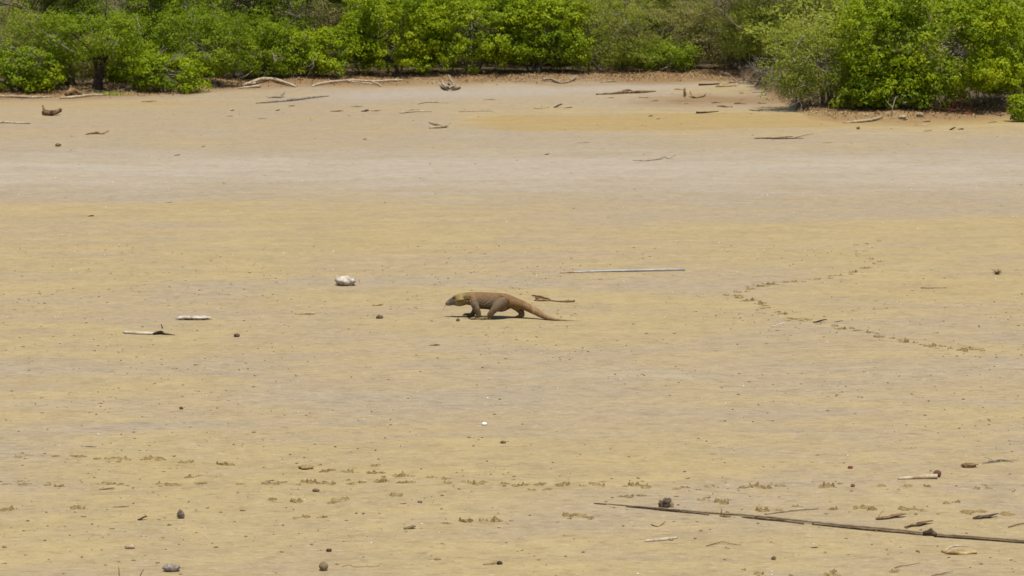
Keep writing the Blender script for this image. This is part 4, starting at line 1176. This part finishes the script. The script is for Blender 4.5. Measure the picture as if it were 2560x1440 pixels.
stick('forked_driftwood', 'short forked grey piece above the long grey log', 'driftwood', [(668, 245), (690, 245), (704, 245)], [.015, .05, .05], 'grey_wood', [0, .0, .02], br=[([(700, 245), (708, 243), (712, 242)], [.05, .14, .22], [.05, .05, .03])])
chip('driftwood_piece', 'bright pale chunk right of the long grey log', 'driftwood', 893, 267, 32, 'pale_wood', .36)
chip('driftwood_piece', 'dark stubby chunk right below the bright pale chunk', 'driftwood', 913, 279, 20, 'dark_wood', .6)
chip('driftwood_piece', 'small brown piece with a thin tail beside the dark stubby chunk', 'driftwood', 940, 278, 26, 'brown_wood', .3)
chip('driftwood_piece', 'brown bark flake left of the dark stubby chunk', 'driftwood', 842, 279, 33, 'brown_wood', .25)
stick('forked_driftwood', 'pale forked stick left of the thin straight one', 'driftwood', [(1000, 284), (1020, 282), (1045, 280), (1080, 280)], [.03, .04, .035, .02], 'pale_wood', None, br=[([(1012, 281), (1030, 278), (1048, 277)], [.04, .05, .04], .03)])
stick('thin_stick', 'thin straight pale stick at the end of the ochre strip', 'stick', [(1146, 280), (1190, 279), (1232, 278)], .018, 'pale_wood')
stick('bent_stick', 'pale bent stick above the forked pale stick', 'stick', [(1045, 261), (1065, 257), (1095, 257), (1120, 258)], [.02, .032, .03, .014], 'pale_wood')
chip('driftwood_piece', 'grey two lobed piece on the pale silt at centre', 'driftwood', 1225, 250, 32, 'grey_wood', .3)
stick('forked_driftwood', 'forked white driftwood at the foot of the broad bright bush', 'driftwood', [(1104, 217), (1112, 225), (1128, 227), (1150, 222)], [.05, .09, .11, .05], 'pale_wood', [.25, .08, .06, .02], 9,
      br=[([(1136, 224), (1128, 216), (1121, 209)], [.15, .28, .36], [.08, .07, .05]), ([(1116, 224), (1106, 218), (1098, 213)], [.1, .2, .22], [.05, .04, .02])])
stick('arched_log', 'big arched pale log in front of the bright bush', 'log', [(606, 216), (640, 212), (668, 209), (700, 211), (740, 218)], [.05, .075, .09, .08, .04], 'pale_wood', [.0, .12, .15, .10, .0], 9, rough=.24,
      br=[([(640, 214), (620, 214), (602, 215)], [.1, .06, .03], [.07, .05, .03]), ([(650, 219), (620, 221), (596, 222)], [.06, .05, .03], [.06, .05, .03])])
stick('root_log', 'long knobbly pale root log right of the arched log', 'log', [(780, 217), (800, 213), (840, 209), (880, 207), (940, 208), (985, 206), (1012, 203)], [.04, .055, .055, .05, .045, .05, .03], 'pale_wood', [0, .02, .06, .08, .05, .06, .02], 8, rough=.25,
      br=[([(930, 209), (945, 213), (952, 218)], [.08, .06, .03], .05), ([(868, 208), (900, 211), (940, 212)], [.1, .08, .05], .045), ([(985, 206), (1000, 200), (1010, 195)], [.1, .15, .2], .03)])
stick('curved_branch', 'smooth curved pale branch lying under the feathery shrub', 'branch', [(1358, 204), (1378, 203), (1398, 209), (1415, 208), (1432, 203), (1446, 195)], [.05, .06, .05, .05, .045, .03], 'pale_wood', [.05, .06, .01, .0, .05, .12], 9)
chip('driftwood_piece', 'pale rounded chunk of driftwood right of the curved branch', 'driftwood', 1521, 206, 40, 'pale_wood', .36)
stick('rotten_log', 'low rotten brown log on the silt between the thickets', 'log', [(1490, 237), (1530, 236), (1560, 234), (1600, 233), (1640, 229)], [.03, .05, .07, .06, .02], 'brown_wood', None, 8, rough=.3,
      br=[([(1555, 234), (1568, 231), (1580, 231)], [.08, .1, .08], .05)])
stick('driftwood_log', 'short dark brown log near the grey tangle', 'log', [(1748, 214), (1770, 213), (1798, 211)], .05, 'dark_wood')
stick('driftwood_log', 'short ochre log right of the short dark one', 'log', [(1790, 218), (1815, 217), (1840, 215)], .045, 'ochre_wood')
stick('stump', 'small upright brown stump among the shore debris', 'stump', [(1713, 244), (1712, 244), (1711, 244)], [.06, .055, .03], 'brown_wood', [0, .16, .38])
stick('forked_driftwood', 'ochre v shaped branch right of the upright stump', 'driftwood', [(1725, 241), (1735, 246), (1755, 243), (1765, 238)], [.03, .045, .04, .02], 'ochre_wood', [.18, .0, .02, .08])
stick('forked_driftwood', 'small pale forked twig on the silt left of the brown litter', 'driftwood', [(1335, 271), (1352, 272), (1373, 268)], .022, 'ochre_wood', None, br=[([(1352, 271), (1354, 268), (1353, 265)], [.02, .06, .12], .02)])
chip('driftwood_piece', 'dark bent chunk right of the small pale forked twig', 'driftwood', 1395, 269, 22, 'dark_wood', .55, .25)
chip('driftwood_piece', 'brown chip trailing right from the dark bent chunk', 'driftwood', 1420, 270, 22, 'brown_wood', .3)
stick('driftwood_log', 'thin dark brown stick above the ochre strip', 'stick', [(1741, 284), (1760, 283), (1796, 279)], [.045, .035, .015], 'dark_wood')
chip('dark_chip', 'small dark chip at the upper edge of the ochre strip', 'wood chip', 1626, 291, 13, 'dark_wood', .5)
chip('dark_chip', 'dark brown chip right of it on the ochre strip', 'wood chip', 1645, 298, 11, 'brown_wood', .5)
for k_, (x_, y_, w_, m_, l_) in enumerate(((1715, 260, 12, 'dark_wood', 'dark knob on the brown litter below the upright stump'), (1790, 258, 26, 'brown_wood', 'short brown stick in the brown litter right of the dark knob'),
        (1850, 260, 30, 'brown_wood', 'thin brown stick in the middle of the brown litter'), (1812, 268, 40, 'brown_wood', 'longer brown stick at the lower edge of the brown litter'),
        (1905, 259, 24, 'brown_wood', 'brown stick close to the tip of the nearer thicket'), (1610, 245, 26, 'brown_wood', 'brown stick just below the rotten log'), (1527, 245, 16, 'dark_wood', 'dark wedge left below the rotten log'),
        (1637, 253, 20, 'brown_wood', 'reddish brown chip below the rotten log'), (1830, 207, 18, 'brown_wood', 'brown chip beside the short ochre log'), (1700, 225, 30, 'ochre_wood', 'ochre bark flake left of the upright stump'),
        (1860, 234, 26, 'ochre_wood', 'ochre bark flake right of the v shaped branch'), (1890, 277, 34, 'brown_wood', 'flat brown stick left of the tip of the nearer thicket'))):
    chip('driftwood_piece', l_, 'driftwood', x_, y_, w_, m_, .28, seed=k_)
def tangle(name, label, x, y, n, L, mat, seed, spread=.8, wx=.8, up=.35, r0=.035):
    rnd = random.Random(seed); root = empty(name, G(x, y)); tag(root, label, 'dead branches')
    for k in range(n):
        mb = MB()
        o = Vector((rnd.uniform(-wx, wx), rnd.uniform(-.4, .4), rnd.uniform(-.02, .12)))
        d = Vector((rnd.gauss(0, 1), rnd.gauss(-.2, .5), rnd.gauss(up, .3))).normalized()
        twig_tree(mb, o, d, L * rnd.uniform(.6, 1.2), r0 * rnd.uniform(.6, 1.1), 2, rnd, spread)
        link_mesh('branch', mb.mesh('branch'), M[mat], root)
tangle('dead_branch_tangle', 'grey tangle of dead branches between the two thickets', 1935, 205, 16, 1.2, 'bark_grey', 61, .7, .7, .45)
tangle('dead_branch_tangle', 'grey dead branches under the biggest bright bush', 2420, 272, 14, 1.1, 'bark_grey', 62, .8, .8, .4)
tangle('dead_branch_tangle', 'grey fallen twigs under the bush at the right edge', 2500, 268, 10, .9, 'bark_grey', 63, .8, .6, .3)
tangle('dead_branch_tangle', 'pale twigs and stubs right of the dark tree trunk', 338, 228, 8, .6, 'grey_wood', 64, .7, .45, .3)
tangle('dead_frond', 'rusty red dead frond under the biggest bright bush', 2385, 282, 12, .5, 'rust_leaf', 65, .5, .35, .35, .02)
tangle('dead_branch_tangle', 'fallen brown twigs heaped just right of the grey tangle', 1880, 208, 9, .8, 'grey_wood', 66, .7, .6, .15, .025)
stick('bare_sapling', 'bare forked upright stick before the lower bright bush', 'sapling', [(2229, 292), (2230, 292), (2232, 292), (2238, 291)], [.026, .024, .022, .012], 'bark_grey', [0, .2, .38, .7], 7,
      br=[([(2231, 292), (2222, 291), (2214, 290)], [.38, .45, .6], [.018, .014, .008])], part='fork')
stick('driftwood_log', 'pale curved log at the sand edge of the nearer thicket', 'log', [(2105, 308), (2140, 307), (2175, 304), (2208, 296)], [.02, .05, .06, .03], 'pale_wood', [0, 0, .02, .05])
lump('coral_rock', 'pale lump left of two at the sand edge of the nearer thicket', 'stone', 2255, 298, 20, 11, 'pale_wood', .8, .4)
lump('coral_rock', 'pale lump right of two at the sand edge of the nearer thicket', 'stone', 2300, 293, 18, 14, 'pale_wood', .8, .4)
chip('driftwood_piece', 'brown chip below the pale lumps of the nearer thicket', 'driftwood', 2262, 301, 14, 'dark_wood', .5)
chip('driftwood_piece', 'dark flake on the sand right below the pale lumps', 'driftwood', 2316, 305, 22, 'dark_wood', .35)
chip('driftwood_piece', 'dark flake beside the small green plant', 'driftwood', 2500, 289, 22, 'dark_wood', .35)
chip('driftwood_piece', 'thin dark stick below left of the small green plant', 'driftwood', 2482, 306, 26, 'brown_wood', .2)
lump('stone', 'small brown stone in front of the nearer thicket tip', 'stone', 2146, 323, 10, 7, 'brown_stone', .8, .3)
stick('driftwood_log', 'pale flat log along the shore at far left', 'log', [(-10, 243), (30, 244), (70, 246), (128, 244)], [.05, .06, .07, .03], 'pale_wood')
stick('driftwood_log', 'long thin pale log passing in front of the dark tree trunk', 'log', [(150, 247), (190, 246), (225, 242), (262, 239)], [.04, .05, .05, .02], 'pale_wood', [0, .02, .03, .02])
stick('stump', 'low broken brown stump left of the dark tree trunk', 'stump', [(166, 240), (180, 238), (205, 237)], [.08, .14, .07], 'brown_wood', [.0, .08, .0], rough=.35)
chip('driftwood_piece', 'flat brown slab on the sand right of the dark trunk', 'driftwood', 372, 255, 38, 'ochre_wood', .3)
chip('dark_chip', 'small dark lump on the sand below the arched log', 'wood chip', 581, 277, 11, 'dark_wood', .7)
chip('dark_chip', 'brown chip just below the long grey log', 'wood chip', 730, 266, 17, 'brown_wood', .5)
chip('dark_chip', 'dark round chip left of the brown chip under the long grey log', 'wood chip', 694, 277, 11, 'dark_wood', .7)
chip('dark_chip', 'faint brown chip left of the dark round chip', 'wood chip', 655, 297, 24, 'grey_wood', .25)
chip('dead_stick', 'short brown stick on the sand below the low bush', 'stick', 575, 291, 18, 'brown_wood', .25)
def weed():
    p = G(280, 238)
    nr = np.random.default_rng(3); n = 160
    C = np.stack([nr.normal(0, .32, n), nr.normal(0, .2, n), np.abs(nr.normal(.04, .05, n)) + .01], 1)
    N = nr.normal(size=(n, 3)) * .6 + np.array([0, -.2, 1]); N /= np.linalg.norm(N, axis=1, keepdims=True)
    L = nr.uniform(.08, .16, n)
    V, F = leaf_faces(C, N, L, L * .4, nr)
    o = link_mesh('creeping_weed', mesh_np('creeping_weed', V, F, {'tint': np.repeat(nr.uniform(.4, .95, n), 4)}), M['leaf_feather'], smooth=False)
    o.location = p
    tag(o, 'low yellow green weed at the foot of the dark trunk', 'weed', kind='thing')
weed()
